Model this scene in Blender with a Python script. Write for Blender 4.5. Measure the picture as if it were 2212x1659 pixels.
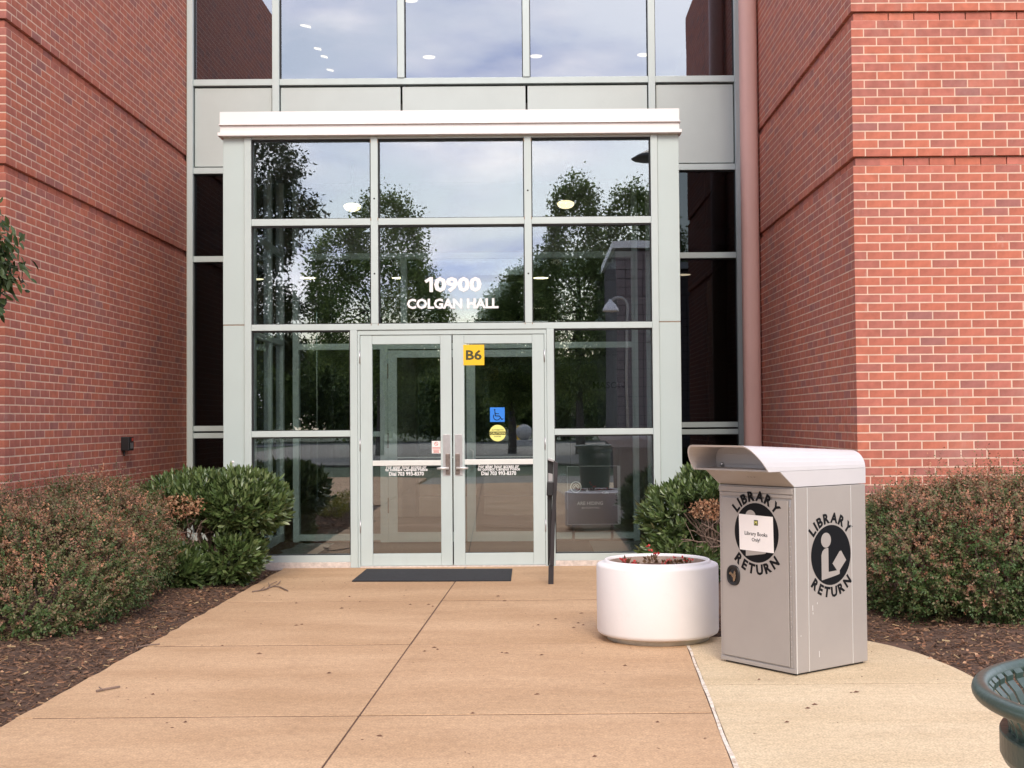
import bpy, math, random
import numpy as np
from mathutils import Vector, Matrix

for o in list(bpy.data.objects):
    bpy.data.objects.remove(o, do_unlink=True)
random.seed(7)
RNG = np.random.default_rng(11)
scn = bpy.context.scene
COL = scn.collection

# ---------------------------------------------------------------- camera
H = 1.444
FD = 2710.0                     # focal length in pixels of a 2212-wide picture
PITCH, ROLL = math.radians(1.64), math.radians(0.45)
cam_d = bpy.data.cameras.new('camera')
cam = bpy.data.objects.new('camera', cam_d)
COL.objects.link(cam)
cam_d.sensor_width = 36.0
cam_d.lens = FD / 2212 * 36
cam_d.shift_x = -0.02
cam_d.clip_end = 800
RM = Matrix.Rotation(math.pi / 2 + PITCH, 3, 'X') @ Matrix.Rotation(-ROLL, 3, 'Z')
cam.matrix_world = Matrix.Translation((0, 0, H)) @ RM.to_4x4()
scn.camera = cam
C0 = Vector((0, 0, H))

# ---------------------------------------------------------------- world
SUN_EL, SUN_AZ = math.radians(38), math.radians(8)     # sun high behind the camera, a little to the right
world = bpy.data.worlds.new('World')
scn.world = world
world.use_nodes = True
nt = world.node_tree
nt.nodes.clear()
N = nt.nodes.new
wo = N('ShaderNodeOutputWorld')
bg = N('ShaderNodeBackground'); bg.inputs['Strength'].default_value = 0.15
sky = N('ShaderNodeTexSky'); sky.sky_type = 'NISHITA'; sky.sun_disc = False
sky.sun_elevation = SUN_EL
sky.sun_rotation = math.pi - SUN_AZ
sky.air_density = 1.0; sky.dust_density = 1.5
tc = N('ShaderNodeTexCoord')
mp = N('ShaderNodeMapping'); mp.inputs['Scale'].default_value = (1.6, 1.6, 5.0); mp.inputs['Location'].default_value = (3.3, 1.1, 0.4)
n1 = N('ShaderNodeTexNoise'); n1.inputs['Scale'].default_value = 2.1; n1.inputs['Detail'].default_value = 9; n1.inputs['Roughness'].default_value = 0.55
n1.inputs['Distortion'].default_value = 0.35
cr = N('ShaderNodeValToRGB'); cr.color_ramp.elements[0].position = 0.45; cr.color_ramp.elements[1].position = 0.60
n2 = N('ShaderNodeTexNoise'); n2.inputs['Scale'].default_value = 4.5; n2.inputs['Detail'].default_value = 8
cr2 = N('ShaderNodeValToRGB')
cr2.color_ramp.elements[0].position = 0.38; cr2.color_ramp.elements[0].color = (6.6, 7.1, 9.6, 1)
cr2.color_ramp.elements[1].position = 0.63; cr2.color_ramp.elements[1].color = (14.4, 13.4, 13.2, 1)
mx = N('ShaderNodeMix'); mx.data_type = 'RGBA'
L = nt.links.new
L(tc.outputs['Generated'], mp.inputs['Vector'])
L(mp.outputs['Vector'], n1.inputs['Vector']); L(mp.outputs['Vector'], n2.inputs['Vector'])
L(n1.outputs['Fac'], cr.inputs['Fac']); L(n2.outputs['Fac'], cr2.inputs['Fac'])
L(cr.outputs['Color'], mx.inputs['Factor'])
L(sky.outputs['Color'], mx.inputs['A']); L(cr2.outputs['Color'], mx.inputs['B'])
L(mx.outputs['Result'], bg.inputs['Color']); L(bg.outputs['Background'], wo.inputs['Surface'])

sun_d = bpy.data.lights.new('sun', 'SUN')
sun_d.energy = 1.5; sun_d.angle = math.radians(25); sun_d.color = (1.0, 0.90, 0.77)
sun = bpy.data.objects.new('sun', sun_d); COL.objects.link(sun)
sd = Vector((math.sin(SUN_AZ) * math.cos(SUN_EL), -math.cos(SUN_AZ) * math.cos(SUN_EL), math.sin(SUN_EL)))
sun.rotation_euler = sd.to_track_quat('Z', 'Y').to_euler()
sun.location = sd * 60

scn.view_settings.view_transform = 'Standard'
scn.view_settings.look = 'None'
scn.view_settings.exposure = 0.64
scn.view_settings.gamma = 1.0
scn.view_settings.use_curve_mapping = False
scn.render.engine = 'CYCLES'
scn.cycles.max_bounces = 10
scn.cycles.transparent_max_bounces = 24
scn.cycles.glossy_bounces = 5

# ---------------------------------------------------------------- helpers
def ray(x, y):
    return RM @ Vector(((x - 1150.3) / FD, -(y - 829.5) / FD, -1.0))
def PY(x, y, Y):
    d = ray(x, y); return C0 + d * (Y / d.y)
def PG(x, y, z=0.0):
    d = ray(x, y); return C0 + d * ((z - H) / d.z)
def PPL(x, y, p, n):
    d = ray(x, y); return C0 + d * ((Vector(p) - C0).dot(n) / d.dot(n))

def box(x0, x1, y0, y1, z0, z1):
    V = [(x0,y0,z0),(x1,y0,z0),(x1,y1,z0),(x0,y1,z0),(x0,y0,z1),(x1,y0,z1),(x1,y1,z1),(x0,y1,z1)]
    F = [(3,2,1,0),(4,5,6,7),(0,1,5,4),(1,2,6,5),(2,3,7,6),(3,0,4,7)]
    return V, F
def merge(*parts):
    V, F = [], []
    for v, f in parts:
        b = len(V); V += [tuple(p) for p in v]; F += [tuple(i + b for i in q) for q in f]
    return V, F
def prism(poly, z0, z1):
    n = len(poly)
    V = [(p[0], p[1], z0) for p in poly] + [(p[0], p[1], z1) for p in poly]
    F = [tuple(range(n))[::-1], tuple(range(n, 2 * n))] + [(i, (i + 1) % n, n + (i + 1) % n, n + i) for i in range(n)]
    return V, F
def xform(vf, O, U, W, T):
    """local (u, w, t) -> O + u U + w W + t T"""
    O, U, W, T = Vector(O), Vector(U), Vector(W), Vector(T)
    return [tuple(O + U * p[0] + W * p[1] + T * p[2]) for p in vf[0]], vf[1]
def lathe(profile, cx, cy, n=64, cap=True):
    V, F = [], []
    for r, z in profile:
        for i in range(n):
            a = 2 * math.pi * i / n
            V.append((cx + r * math.cos(a), cy + r * math.sin(a), z))
    m = len(profile)
    for j in range(m - 1):
        for i in range(n):
            i2 = (i + 1) % n
            F.append((j*n+i, j*n+i2, (j+1)*n+i2, (j+1)*n+i))
    return V, F
def tube(pts, r, n=8, close=False):
    pts = [Vector(p) for p in pts]
    rs = r if isinstance(r, (list, tuple)) else [r] * len(pts)
    V, F = [], []
    m = len(pts)
    prev = None
    for i, p in enumerate(pts):
        if close: t = pts[(i+1) % m] - pts[i-1]
        else: t = pts[min(i+1, m-1)] - pts[max(i-1, 0)]
        if t.length < 1e-9: t = Vector((0,0,1))
        t.normalize()
        if prev is None:
            a = t.orthogonal().normalized()
        else:
            a = prev - t * prev.dot(t)
            a = a.normalized() if a.length > 1e-6 else t.orthogonal().normalized()
        prev = a
        b = t.cross(a)
        for k in range(n):
            an = 2 * math.pi * k / n
            V.append(tuple(p + (a * math.cos(an) + b * math.sin(an)) * rs[i]))
    for i in range(m if close else m - 1):
        for k in range(n):
            k2 = (k + 1) % n; j = (i + 1) % m
            F.append((i*n+k, i*n+k2, j*n+k2, j*n+k))
    if not close:
        F.append(tuple(range(n))[::-1]); F.append(tuple(range((m-1)*n, m*n)))
    return V, F

def tag(o, label=None, cat=None, group=None, kind=None):
    if label: o['label'] = label
    if cat: o['category'] = cat
    if group: o['group'] = group
    if kind: o['kind'] = kind
    return o
def empty(name, loc=(0, 0, 0)):
    o = bpy.data.objects.new(name, None); COL.objects.link(o); o.location = loc
    o.empty_display_size = 0.2
    return o
def rootloc(p):
    while p.parent: p = p.parent
    return p.location.copy()
def make(name, vf, mat, parent=None, smooth=False, loc=None, bevel=0.0):
    """vf = (V,F) in world space or a list of (V,F,material)"""
    if isinstance(vf, list):
        mats, V, F, MI = [], [], [], []
        for v, f, m in vf:
            if m not in mats: mats.append(m)
            b = len(V); V += list(v); F += [tuple(i + b for i in q) for q in f]; MI += [mats.index(m)] * len(f)
    else:
        V, F = vf; mats, MI = [mat], None
    off = Vector(loc) if loc is not None else (rootloc(parent) if parent else Vector((0,0,0)))
    me = bpy.data.meshes.new(name)
    me.from_pydata([(p[0]-off.x, p[1]-off.y, p[2]-off.z) for p in V], [], F)
    for m in mats: me.materials.append(m)
    if MI: me.polygons.foreach_set('material_index', MI)
    if smooth: me.polygons.foreach_set('use_smooth', [True] * len(me.polygons))
    me.update()
    o = bpy.data.objects.new(name, me); COL.objects.link(o)
    if parent: o.parent = parent
    elif loc is not None: o.location = loc
    if bevel:
        b = o.modifiers.new('bevel', 'BEVEL'); b.width = bevel; b.segments = 2; b.limit_method = 'ANGLE'
        b.harden_normals = False
    return o
def struct(name, vf, mat, **k):
    o = make(name, vf, mat, **k); o['kind'] = 'structure'; return o

# ---- text as mesh in a local (u, w) frame; returns V,F scaled to a box width
def text_mesh(body, bold=0.0, extr=0.02, res=2, spacing=1.0):
    cu = bpy.data.curves.new('txt', 'FONT'); cu.body = body; cu.size = 1.0; cu.offset = bold; cu.extrude = extr
    cu.align_x = 'CENTER'; cu.resolution_u = res; cu.space_character = spacing
    ob = bpy.data.objects.new('txt', cu); COL.objects.link(ob)
    dg = bpy.context.evaluated_depsgraph_get()
    me = bpy.data.meshes.new_from_object(ob.evaluated_get(dg))
    V = [tuple(v.co) for v in me.vertices]; F = [tuple(p.vertices) for p in me.polygons]
    bpy.data.objects.remove(ob, do_unlink=True); bpy.data.curves.remove(cu); bpy.data.meshes.remove(me)
    return V, F
def text_on(body, centre, U, W, T, width=None, height=None, bold=0.0, thick=0.001, spacing=1.0):
    V, F = text_mesh(body, bold=bold, spacing=spacing)
    xs = [v[0] for v in V]; ys = [v[1] for v in V]
    cx, cy = (min(xs)+max(xs))/2, (min(ys)+max(ys))/2
    w, h = max(xs)-min(xs), max(ys)-min(ys)
    sx = width / w if width else height / h
    sy = height / h if height else sx
    V = [((v[0]-cx)*sx, (v[1]-cy)*sy, (v[2]/0.02+1)*0.5*thick) for v in V]
    return xform((V, F), centre, U, W, T)

# ---------------------------------------------------------------- materials
def lin(r, g, b):
    f = lambda c: ((c/255+0.055)/1.055)**2.4 if c/255 > 0.04045 else c/255/12.92
    return (f(r), f(g), f(b), 1)
def mat(name, col, rough=0.6, metal=0.0, var=0.0, vscale=4.0, bump=0.0, bscale=60.0, spec=0.5, stretch=None, dirt=None):
    m = bpy.data.materials.new(name); m.use_nodes = True
    t = m.node_tree; p = t.nodes['Principled BSDF']
    c = tuple(col[:3]) + (1,)
    p.inputs['Base Color'].default_value = c
    p.inputs['Roughness'].default_value = rough
    p.inputs['Metallic'].default_value = metal
    p.inputs['Specular IOR Level'].default_value = spec
    tcn = t.nodes.new('ShaderNodeTexCoord')
    src = tcn.outputs['Object']
    if stretch:
        mpn = t.nodes.new('ShaderNodeMapping'); mpn.inputs['Scale'].default_value = stretch
        t.links.new(src, mpn.inputs['Vector']); src = mpn.outputs['Vector']
    if var:
        n = t.nodes.new('ShaderNodeTexNoise'); n.inputs['Scale'].default_value = vscale; n.inputs['Detail'].default_value = 8
        n.inputs['Roughness'].default_value = 0.65
        r = t.nodes.new('ShaderNodeMapRange')
        r.inputs['From Min'].default_value = 0.3; r.inputs['From Max'].default_value = 0.7
        r.inputs['To Min'].default_value = 1 - var; r.inputs['To Max'].default_value = 1 + var
        h = t.nodes.new('ShaderNodeHueSaturation'); h.inputs['Color'].default_value = c
        t.links.new(src, n.inputs['Vector']); t.links.new(n.outputs['Fac'], r.inputs['Value'])
        t.links.new(r.outputs['Result'], h.inputs['Value'])
        out = h.outputs['Color']
        if dirt:
            n3 = t.nodes.new('ShaderNodeTexNoise'); n3.inputs['Scale'].default_value = dirt[1]; n3.inputs['Detail'].default_value = 10
            n3.inputs['Roughness'].default_value = 0.75
            r3 = t.nodes.new('ShaderNodeMapRange'); r3.inputs['From Min'].default_value = dirt[2]; r3.inputs['From Max'].default_value = dirt[3]
            r3.inputs['To Min'].default_value = 0; r3.inputs['To Max'].default_value = dirt[4]
            mxx = t.nodes.new('ShaderNodeMix'); mxx.data_type = 'RGBA'; mxx.inputs['B'].default_value = tuple(dirt[0][:3]) + (1,)
            t.links.new(src, n3.inputs['Vector']); t.links.new(n3.outputs['Fac'], r3.inputs['Value'])
            t.links.new(r3.outputs['Result'], mxx.inputs['Factor']); t.links.new(out, mxx.inputs['A']); out = mxx.outputs['Result']
        t.links.new(out, p.inputs['Base Color'])
    if bump:
        n2 = t.nodes.new('ShaderNodeTexNoise'); n2.inputs['Scale'].default_value = bscale; n2.inputs['Detail'].default_value = 6
        b = t.nodes.new('ShaderNodeBump'); b.inputs['Strength'].default_value = bump; b.inputs['Distance'].default_value = 0.004
        t.links.new(src, n2.inputs['Vector']); t.links.new(n2.outputs['Fac'], b.inputs['Height'])
        t.links.new(b.outputs['Normal'], p.inputs['Normal'])
    return m
def emit(name, col, s):
    m = bpy.data.materials.new(name); m.use_nodes = True
    p = m.node_tree.nodes['Principled BSDF']
    p.inputs['Base Color'].default_value = tuple(col) + (1,)
    p.inputs['Emission Color'].default_value = tuple(col) + (1,); p.inputs['Emission Strength'].default_value = s
    return m
def glass(name, tint, refl, gcol=(0.95, 0.96, 1.0)):
    m = bpy.data.materials.new(name); m.use_nodes = True
    t = m.node_tree; t.nodes.clear()
    o = t.nodes.new('ShaderNodeOutputMaterial'); tr = t.nodes.new('ShaderNodeBsdfTransparent'); gl = t.nodes.new('ShaderNodeBsdfGlossy')
    tr.inputs['Color'].default_value = tuple(tint) + (1,); gl.inputs['Color'].default_value = tuple(gcol) + (1,); gl.inputs['Roughness'].default_value = 0.0
    lw = t.nodes.new('ShaderNodeFresnel'); lw.inputs['IOR'].default_value = 1.5
    ad = t.nodes.new('ShaderNodeMath'); ad.operation = 'ADD'; ad.inputs[1].default_value = refl; ad.use_clamp = True
    mxs = t.nodes.new('ShaderNodeMixShader')
    # faint waviness of float glass
    tcn = t.nodes.new('ShaderNodeTexCoord'); nn = t.nodes.new('ShaderNodeTexNoise'); nn.inputs['Scale'].default_value = 1.3; nn.inputs['Detail'].default_value = 1
    b = t.nodes.new('ShaderNodeBump'); b.inputs['Strength'].default_value = 0.35; b.inputs['Distance'].default_value = 0.002
    t.links.new(tcn.outputs['Object'], nn.inputs['Vector']); t.links.new(nn.outputs['Fac'], b.inputs['Height']); t.links.new(b.outputs['Normal'], gl.inputs['Normal'])
    t.links.new(lw.outputs['Fac'], ad.inputs[0]); t.links.new(ad.outputs['Value'], mxs.inputs['Fac'])
    t.links.new(tr.outputs['BSDF'], mxs.inputs[1]); t.links.new(gl.outputs['BSDF'], mxs.inputs[2]); t.links.new(mxs.outputs['Shader'], o.inputs['Surface'])
    return m

def island_ramp(name, stops, rough, var=0.15, vscale=30, bump=0.4, bscale=120, use_tint=False, transl=0.0, spec=0.4, mul=None, bloom=False):
    m = bpy.data.materials.new(name); m.use_nodes = True
    t = m.node_tree; p = t.nodes['Principled BSDF']; nn = t.nodes.new; lk = t.links.new
    g = nn('ShaderNodeNewGeometry'); oi = nn('ShaderNodeObjectInfo')
    ad = nn('ShaderNodeMath'); ad.operation = 'ADD'; fr = nn('ShaderNodeMath'); fr.operation = 'FRACT'
    lk(g.outputs['Random Per Island'], ad.inputs[0]); lk(oi.outputs['Random'], ad.inputs[1]); lk(ad.outputs[0], fr.inputs[0])
    fac = fr.outputs[0]
    if use_tint:
        at = nn('ShaderNodeAttribute'); at.attribute_name = 'tint'
        a2 = nn('ShaderNodeMath'); a2.operation = 'MULTIPLY'; a2.inputs[1].default_value = 0.3; lk(fac, a2.inputs[0])
        a3 = nn('ShaderNodeMath'); a3.operation = 'ADD'; lk(a2.outputs[0], a3.inputs[0]); lk(at.outputs['Fac'], a3.inputs[1]); fac = a3.outputs[0]
    r = nn('ShaderNodeValToRGB'); e = r.color_ramp.elements
    while len(e) > 1: e.remove(e[-1])
    e[0].position = stops[0][0]; e[0].color = tuple(stops[0][1]) + (1,)
    for ps, c in stops[1:]:
        x = e.new(ps); x.color = tuple(c) + (1,)
    lk(fac, r.inputs['Fac'])
    tcn = nn('ShaderNodeTexCoord'); n = nn('ShaderNodeTexNoise'); n.inputs['Scale'].default_value = vscale; n.inputs['Detail'].default_value = 6
    mr = nn('ShaderNodeMapRange'); mr.inputs['From Min'].default_value = 0.3; mr.inputs['From Max'].default_value = 0.7
    mr.inputs['To Min'].default_value = 1 - var; mr.inputs['To Max'].default_value = 1 + var
    h = nn('ShaderNodeHueSaturation'); lk(tcn.outputs['Object'], n.inputs['Vector']); lk(n.outputs['Fac'], mr.inputs['Value'])
    lk(mr.outputs['Result'], h.inputs['Value']); lk(r.outputs['Color'], h.inputs['Color'])
    if bloom:   # weathering that runs across many bricks: pale lime bloom and sooty patches
        cur = h.outputs['Color']
        for sc_, stretch_, lo, hi, amt, colr in ((.9, (1, 1, .45), .55, .75, .30, (.60, .40, .34)), (1.7, (1, 1, .3), .58, .80, .28, (.24, .09, .07)), (9, (1, 1, .5), .62, .80, .35, (.66, .46, .40))):
            mp_ = nn('ShaderNodeMapping'); mp_.inputs['Scale'].default_value = stretch_; mp_.inputs['Location'].default_value = (sc_, 2 * sc_, 0)
            nz_ = nn('ShaderNodeTexNoise'); nz_.inputs['Scale'].default_value = sc_; nz_.inputs['Detail'].default_value = 9; nz_.inputs['Roughness'].default_value = .7
            mr_ = nn('ShaderNodeMapRange'); mr_.inputs['From Min'].default_value = lo; mr_.inputs['From Max'].default_value = hi; mr_.inputs['To Max'].default_value = amt
            mi_ = nn('ShaderNodeMix'); mi_.data_type = 'RGBA'; mi_.inputs['B'].default_value = colr + (1,)
            lk(g.outputs['Position'], mp_.inputs['Vector']); lk(mp_.outputs['Vector'], nz_.inputs['Vector']); lk(nz_.outputs['Fac'], mr_.inputs['Value'])
            lk(mr_.outputs['Result'], mi_.inputs['Factor']); lk(cur, mi_.inputs['A']); cur = mi_.outputs['Result']
        lk(cur, p.inputs['Base Color'])
    else:
        lk(h.outputs['Color'], p.inputs['Base Color'])
    p.inputs['Roughness'].default_value = rough; p.inputs['Specular IOR Level'].default_value = spec
    if bump:
        n2 = nn('ShaderNodeTexNoise'); n2.inputs['Scale'].default_value = bscale; n2.inputs['Detail'].default_value = 5
        b = nn('ShaderNodeBump'); b.inputs['Strength'].default_value = bump; b.inputs['Distance'].default_value = 0.003
        lk(tcn.outputs['Object'], n2.inputs['Vector']); lk(n2.outputs['Fac'], b.inputs['Height']); lk(b.outputs['Normal'], p.inputs['Normal'])
    if transl:
        out = t.nodes['Material Output']; tl = nn('ShaderNodeBsdfTranslucent'); ms = nn('ShaderNodeMixShader'); ms.inputs['Fac'].default_value = transl
        lk(h.outputs['Color'], tl.inputs['Color']); lk(p.outputs['BSDF'], ms.inputs[1]); lk(tl.outputs['BSDF'], ms.inputs[2]); lk(ms.outputs['Shader'], out.inputs['Surface'])
    return m

M_BRICK = island_ramp('red_brick', [(0, (.30, .120, .104)), (.05, (.35, .126, .100)), (.3, (.39, .124, .088)), (.6, (.425, .130, .084)), (.85, (.465, .142, .086)), (1, (.44, .145, .108))],
                      0.85, var=0.16, vscale=14, bump=0.5, bscale=180, bloom=True)
M_MORTAR = mat('mortar', (.66, .46, .35), 0.95, var=0.14, vscale=7, bump=0.6, bscale=200)
M_ALU = mat('painted_aluminium', (.49, .555, .54), 0.38, var=0.05, vscale=2.2, spec=0.5, stretch=(1, 1, 0.35), dirt=((.36, .36, .32), 5, .58, .8, .35))
M_PANEL = mat('spandrel_metal', (.47, .515, .495), 0.35, var=0.05, vscale=1.1, spec=0.5, dirt=((.36, .38, .35), 2.5, .55, .85, .3))
M_PILAST = mat('pilaster_metal', (.465, .54, .525), 0.4, var=0.03, vscale=1.2)
M_GASKET = mat('black_gasket', (.012, .012, .013), 0.7)
M_FASCIA = mat('white_fascia', (.80, .77, .76), 0.45, var=0.03, vscale=1.5)
M_CAULK = mat('beige_caulk', (.50, .45, .37), 0.8, var=0.2, vscale=9)
M_GLASSU = glass('upper_mirror_glass', (.45, .47, .50), 0.20, gcol=(.86,.92,1))
M_GLASS = glass('entrance_glass', (.93, .98, .965), 0.135, gcol=(.90, .93, 1.0))
M_GLASSD = glass('dark_side_glass', (.30, .31, .33), 0.02, gcol=(.55, .65, .72))
M_GLASSI = glass('inner_glass', (.90, .93, .92), 0.02)
M_STEEL = mat('brushed_steel', (.55, .54, .55), 0.35, metal=0.85, var=0.06, vscale=20)
M_BRONZE = mat('worn_bronze', (.23, .19, .17), 0.4, metal=0.8, var=0.2, vscale=30)
M_SILVER = mat('pale_satin_metal', (.72, .70, .67), 0.35, metal=0.4)
M_BAR = mat('push_bar_metal', (.72, .72, .68), 0.4, metal=0.2, var=.04, vscale=8)
M_BLACK = mat('black_paint', (.012, .011, .012), 0.45, var=0.3, vscale=12)
M_POST = mat('dark_bronze_post', (.022, .018, .020), 0.45, var=0.35, vscale=9, dirt=((.2, .18, .16), 22, .62, .85, .4))
M_MAT = mat('rubber_mat', (.022, .022, .026), 0.85, var=0.25, vscale=18, bump=1.0, bscale=260)
M_WHITE = mat('white_vinyl', (.82, .80, .79), 0.5)
M_YEL = mat('yellow_vinyl', (.85, .50, .01), 0.4)
M_PALEY = mat('pale_yellow_vinyl', (.78, .74, .22), 0.45)
M_BLUE = mat('blue_vinyl', (.02, .20, .70), 0.4)
M_INK = mat('black_vinyl', (.006, .006, .007), 0.6, spec=0.15)
M_OLIVE = mat('dark_olive_print', (.05, .05, .01), 0.5)
M_REDP = mat('red_print', (.55, .06, .04), 0.5)
M_PAPER = mat('paper', (.80, .75, .72), 0.7, var=0.02, vscale=10)
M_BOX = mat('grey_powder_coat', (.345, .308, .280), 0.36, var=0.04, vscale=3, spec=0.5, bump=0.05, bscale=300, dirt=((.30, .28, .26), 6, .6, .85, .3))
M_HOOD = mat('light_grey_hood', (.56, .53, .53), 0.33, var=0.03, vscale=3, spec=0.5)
M_PLANT = mat('white_planter', (.76, .72, .70), 0.55, var=0.03, vscale=3, bump=0.12, bscale=80, dirt=((.50, .42, .36), 5, .60, .84, .28))
M_PLBASE = mat('planter_base', (.50, .46, .38), 0.7, var=0.15, vscale=12)
M_SOIL = mat('soil', (.085, .048, .032), 0.95, var=0.4, vscale=25, bump=1.0, bscale=60)
M_PIPE = mat('pink_brown_paint', (.56, .33, .29), 0.5, var=0.09, vscale=2.5, stretch=(1, 1, 0.3), dirt=((.22, .13, .12), 3.2, .62, .78, .6))
M_STAIN = mat('stained_concrete', (.34, .25, .20), 0.9, var=0.25, vscale=14, dirt=((.16, .10, .08), 9, .5, .7, .6))
M_CURB = mat('pale_stone_curb', (.62, .54, .49), 0.85, var=0.22, vscale=28, bump=0.6, bscale=90)
M_GREENM = mat('dark_green_metal', (.042, .070, .056), 0.36, var=0.18, vscale=6, spec=0.5, bump=0.25, bscale=70, dirt=((.08, .085, .065), 9, .64, .85, .25))
M_STONE = mat('pale_stone', (.42, .40, .38), 0.8, var=0.2, vscale=4, bump=0.5, bscale=30)
M_DKWALL = mat('lobby_dark_wall', (.05, .040, .036), 0.8, var=0.2, vscale=2)
M_LOBCEIL = mat('lobby_ceiling', (.22, .21, .20), 0.9, var=0.05, vscale=2)
M_LOBFLOOR = mat('lobby_floor_tile', (.16, .10, .075), 0.35, var=0.2, vscale=3)
M_VMAT = mat('entrance_carpet', (.055, .040, .035), 0.95, var=0.35, vscale=6, stretch=(1, 14, 1), bump=0.4)
M_VFLOOR = mat('vestibule_floor', (.19, .19, .18), 0.5, var=0.1, vscale=5)
M_GREYP = mat('grey_partition', (.17, .16, .155), 0.7, var=0.1, vscale=2)
M_POSTER = mat('dark_poster', (.018, .019, .021), 0.5)
M_LITE = emit('warm_lamp', (1.0, .78, .48), 4)
M_LITE2 = emit('warm_bowl_lamp', (1.0, .80, .50), 1.25)
M_GRASS = mat('grass_ground', (.050, .072, .026), 0.95, var=0.35, vscale=0.8, bump=0.8, bscale=20)
M_PLAZA = mat('plaza_concrete', (.22, .20, .16), 0.9, var=0.1, vscale=1.5)
M_BARK = mat('bark', (.07, .055, .045), 0.95, var=0.4, vscale=10, bump=0.8, bscale=30)
M_TWIG = mat('grey_twig', (.22, .15, .115), 0.9, var=0.35, vscale=14)
M_MULCHG = mat('mulch_ground', (.085, .047, .030), 1.0, var=0.5, vscale=16, bump=1.0, bscale=45, dirt=((.13, .065, .04), 1.3, .5, .7, .8))
M_CHIP = island_ramp('mulch_chips', [(0, (.065, .038, .028)), (.45, (.125, .072, .047)), (.75, (.20, .108, .066)), (.93, (.28, .14, .078)), (.995, (.45, .32, .17))], 0.9, var=0.3, vscale=40, bump=0.3)
M_CONC = None
def concrete(name, col, col2, speck):
    m = bpy.data.materials.new(name); m.use_nodes = True
    t = m.node_tree; p = t.nodes['Principled BSDF']; nn = t.nodes.new; lk = t.links.new
    p.inputs['Roughness'].default_value = 0.88; p.inputs['Specular IOR Level'].default_value = 0.25
    tcn = nn('ShaderNodeTexCoord')
    big = nn('ShaderNodeTexNoise'); big.inputs['Scale'].default_value = 1.1; big.inputs['Detail'].default_value = 9; big.inputs['Roughness'].default_value = .62
    mpn = nn('ShaderNodeMapping'); mpn.inputs['Scale'].default_value = (.55, 1.6, 1); lk(tcn.outputs['Object'], mpn.inputs['Vector']); lk(mpn.outputs['Vector'], big.inputs['Vector'])
    r = nn('ShaderNodeMapRange'); r.inputs['From Min'].default_value = .36; r.inputs['From Max'].default_value = .64; lk(big.outputs['Fac'], r.inputs['Value'])
    mxa = nn('ShaderNodeMix'); mxa.data_type = 'RGBA'; mxa.inputs['A'].default_value = tuple(col) + (1,); mxa.inputs['B'].default_value = tuple(col2) + (1,)
    lk(r.outputs['Result'], mxa.inputs['Factor'])
    fine = nn('ShaderNodeTexNoise'); fine.inputs['Scale'].default_value = 95; fine.inputs['Detail'].default_value = 3; lk(tcn.outputs['Object'], fine.inputs['Vector'])
    r2 = nn('ShaderNodeMapRange'); r2.inputs['From Min'].default_value = .3; r2.inputs['From Max'].default_value = .7
    r2.inputs['To Min'].default_value = 1 - speck; r2.inputs['To Max'].default_value = 1 + speck; lk(fine.outputs['Fac'], r2.inputs['Value'])
    med = nn('ShaderNodeTexNoise'); med.inputs['Scale'].default_value = 26; med.inputs['Detail'].default_value = 6; lk(tcn.outputs['Object'], med.inputs['Vector'])
    r3 = nn('ShaderNodeMapRange'); r3.inputs['From Min'].default_value = .25; r3.inputs['From Max'].default_value = .75
    r3.inputs['To Min'].default_value = .88; r3.inputs['To Max'].default_value = 1.12; lk(med.outputs['Fac'], r3.inputs['Value'])
    mm = nn('ShaderNodeMath'); mm.operation = 'MULTIPLY'; lk(r2.outputs['Result'], mm.inputs[0]); lk(r3.outputs['Result'], mm.inputs[1])
    h = nn('ShaderNodeHueSaturation'); lk(mm.outputs[0], h.inputs['Value']); lk(mxa.outputs['Result'], h.inputs['Color'])
    # small dark stains
    st = nn('ShaderNodeTexNoise'); st.inputs['Scale'].default_value = 3.2; st.inputs['Detail'].default_value = 12; st.inputs['Roughness'].default_value = .8; lk(tcn.outputs['Object'], st.inputs['Vector'])
    r4 = nn('ShaderNodeMapRange'); r4.inputs['From Min'].default_value = .54; r4.inputs['From Max'].default_value = .74; r4.inputs['To Min'].default_value = 0; r4.inputs['To Max'].default_value = .5; lk(st.outputs['Fac'], r4.inputs['Value'])
    mxb = nn('ShaderNodeMix'); mxb.data_type = 'RGBA'; mxb.inputs['B'].default_value = (col[0]*.62, col[1]*.58, col[2]*.58, 1)
    lk(r4.outputs['Result'], mxb.inputs['Factor']); lk(h.outputs['Color'], mxb.inputs['A']); lk(mxb.outputs['Result'], p.inputs['Base Color'])
    b = nn('ShaderNodeBump'); b.inputs['Strength'].default_value = .5; b.inputs['Distance'].default_value = .003; lk(fine.outputs['Fac'], b.inputs['Height']); lk(b.outputs['Normal'], p.inputs['Normal'])
    return m
M_TAN = concrete('tan_concrete', (.44, .275, .155), (.54, .355, .213), .20)
M_PALE = concrete('pale_concrete', (.54, .41, .255), (.63, .50, .33), .24)
M_JOINT = mat('joint_filler', (.10, .052, .032), 0.95, var=0.3, vscale=20)
M_WJOINT = mat('white_joint', (.72, .64, .54), 0.8, var=0.15, vscale=30, dirt=((.42, .28, .17), 14, .48, .62, .9))
M_LAUREL = island_ramp('laurel_leaf', [(0, (.040, .066, .020)), (.4, (.076, .120, .034)), (.8, (.125, .175, .058)), (1, (.20, .24, .10))], 0.34, var=0.15, vscale=30, bump=0, transl=0.12, spec=0.55)
M_DEAD = island_ramp('dead_leaf', [(0, (.22, .10, .055)), (.5, (.38, .19, .10)), (1, (.52, .33, .20))], 0.8, var=0.2, vscale=30, bump=0, transl=0.15)
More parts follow.
